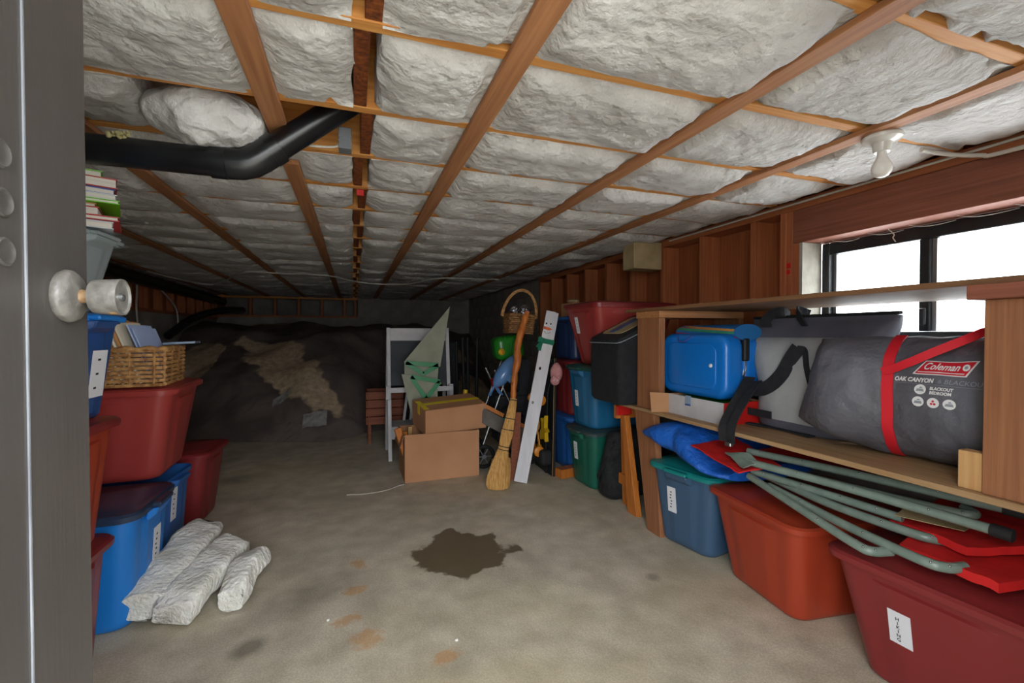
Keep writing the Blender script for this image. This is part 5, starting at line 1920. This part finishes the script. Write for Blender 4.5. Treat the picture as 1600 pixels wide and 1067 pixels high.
# basket with arched handle and foil balls
hbk = thing('handled_basket', 'brown wicker basket with tall arched handle on top of the green toy', 'basket', (1.335, 3.68, 1.125), (0, R(4), R(0)))
basket_mesh(hbk, .20, .20, .155, .10, 9, 'wicker2', .004, .0075)
arch = [(.155 * math.cos(PI * k / 20) + .02 * math.sin(PI * k / 20), 0, .14 + .235 * math.sin(PI * k / 20)) for k in range(21)]
MB().tube(arch, .01, flat=(.016, .024)).build('handle', 'wicker', hbk, smooth=50)
for k, (x, y, z, r, lb_) in enumerate(((-.04, -.045, .158, .05, 'left crumpled foil ball in the handled basket'), (.055, -.03, .172, .05, 'right crumpled foil ball in the handled basket'), (.0, .06, .155, .05, 'rear crumpled foil ball in the handled basket'))):
    o = one('foil_ball', MB().ball((0, 0, 0), r, 16, 11, .35, k + 1), 'foil', lb_, 'foil ball', 'foil balls in the basket')
    o.location = (1.335 + x, 3.68 + y, 1.150 + z)
# boards low down by the stroller
for k, (za, zb_, hgt, yy, lb_, mm) in enumerate(((.40, .16, .13, 3.545, 'grey weathered board slanting low behind the cardboard boxes', 'greyboard'), (.535, .30, .035, 3.548, 'thin orange board resting along the grey board behind the boxes', 'saw'))):
    bmm = MB().hexa([(.98, yy, za), (1.40, yy - .03, zb_), (1.40, yy - .012, zb_), (.98, yy + .018, za)], [(.98, yy, za + hgt), (1.40, yy - .03, zb_ + hgt), (1.40, yy - .012, zb_ + hgt), (.98, yy + .018, za + hgt)])
    one('low_board', bmm, mm, lb_, 'board')
# brown board behind the broom
lbm = MB().hexa([(1.13, 3.30, 0), (1.19, 3.26, 0), (1.195, 3.28, 0), (1.135, 3.32, 0)], [(1.20, 3.40, .50), (1.25, 3.37, .50), (1.255, 3.39, .50), (1.205, 3.42, .50)])
one('brown_board', lbm, 'crate', 'narrow brown board leaning between the broom and the white plank', 'board')
# small carton with rag on the navy tote
bxs = one('small_carton', MB().box(-.10, .10, -.11, .11, 0, .11), 'card_in', 'small dark brown carton on top of the navy blue tote', 'carton', bevel=.003)
bxs.location = (1.80, 3.48, 1.273)
rg = MB()
rg.ball((0, 0, .012), (.05, .025, .012), 18, 10, .6, 5)
o = one('crumpled_rag', rg, 'boxtan', 'crumpled pale rag lying on the small dark carton', 'rag', smooth=60)
o.location = (1.735, 3.43, 1.387)

# scraps near the mound
for k, (px_, py_, s, lb_) in enumerate(((-.78, 5.75, .12, 'pale crumpled plastic scrap on the front of the earth mound'), (-.40, 5.35, .16, 'grey crumpled plastic film lying at the foot of the earth mound'))):
    V_, F_ = [], []
    for i in range(9):
        for j in range(9):
            x, y = px_ + s * (i / 8 - .5) * 1.5, py_ + s * (j / 8 - .5) * (1 if k else .7)
            V_.append((x, y, max(0, mz(x, y)) + .03 + .02 * noise.noise(Vector((x * 18, y * 18, k)))))
    for i in range(8):
        for j in range(8):
            a = i * 9 + j
            F_.append((a, a + 9, a + 10, a + 1))
    m_ = MB()
    m_.add(V_ + [(x, y, z - .012) for x, y, z in V_], F_ + [tuple(q + 81 for q in reversed(f)) for f in F_])
    one('plastic_scrap', m_, 'plasticscrap', lb_, 'plastic scrap')
# a length of string on the floor
pp = spline([(-.05, 3.35, .003), (.08, 3.33, .003), (.22, 3.36, .003), (.31, 3.43, .003), (.35, 3.44, .003)], 5)
one('string', MB().tube(pp, .0025, 5), 'cable', 'thin pale string lying on the concrete in front of the open box', 'string', smooth=60)
for k, (x, y, lb_) in enumerate(((-.10, 1.90, 'tiny white crumb on the floor left of the rust marks'), (.35, 1.62, 'tiny white crumb on the floor in front of the damp patch'))):
    o = one('crumb', MB().ball((0, 0, .003), (.007, .005, .004), 8, 5, .3, k), 'scrap', lb_, 'crumb')
    o.location = (x, y, 0)
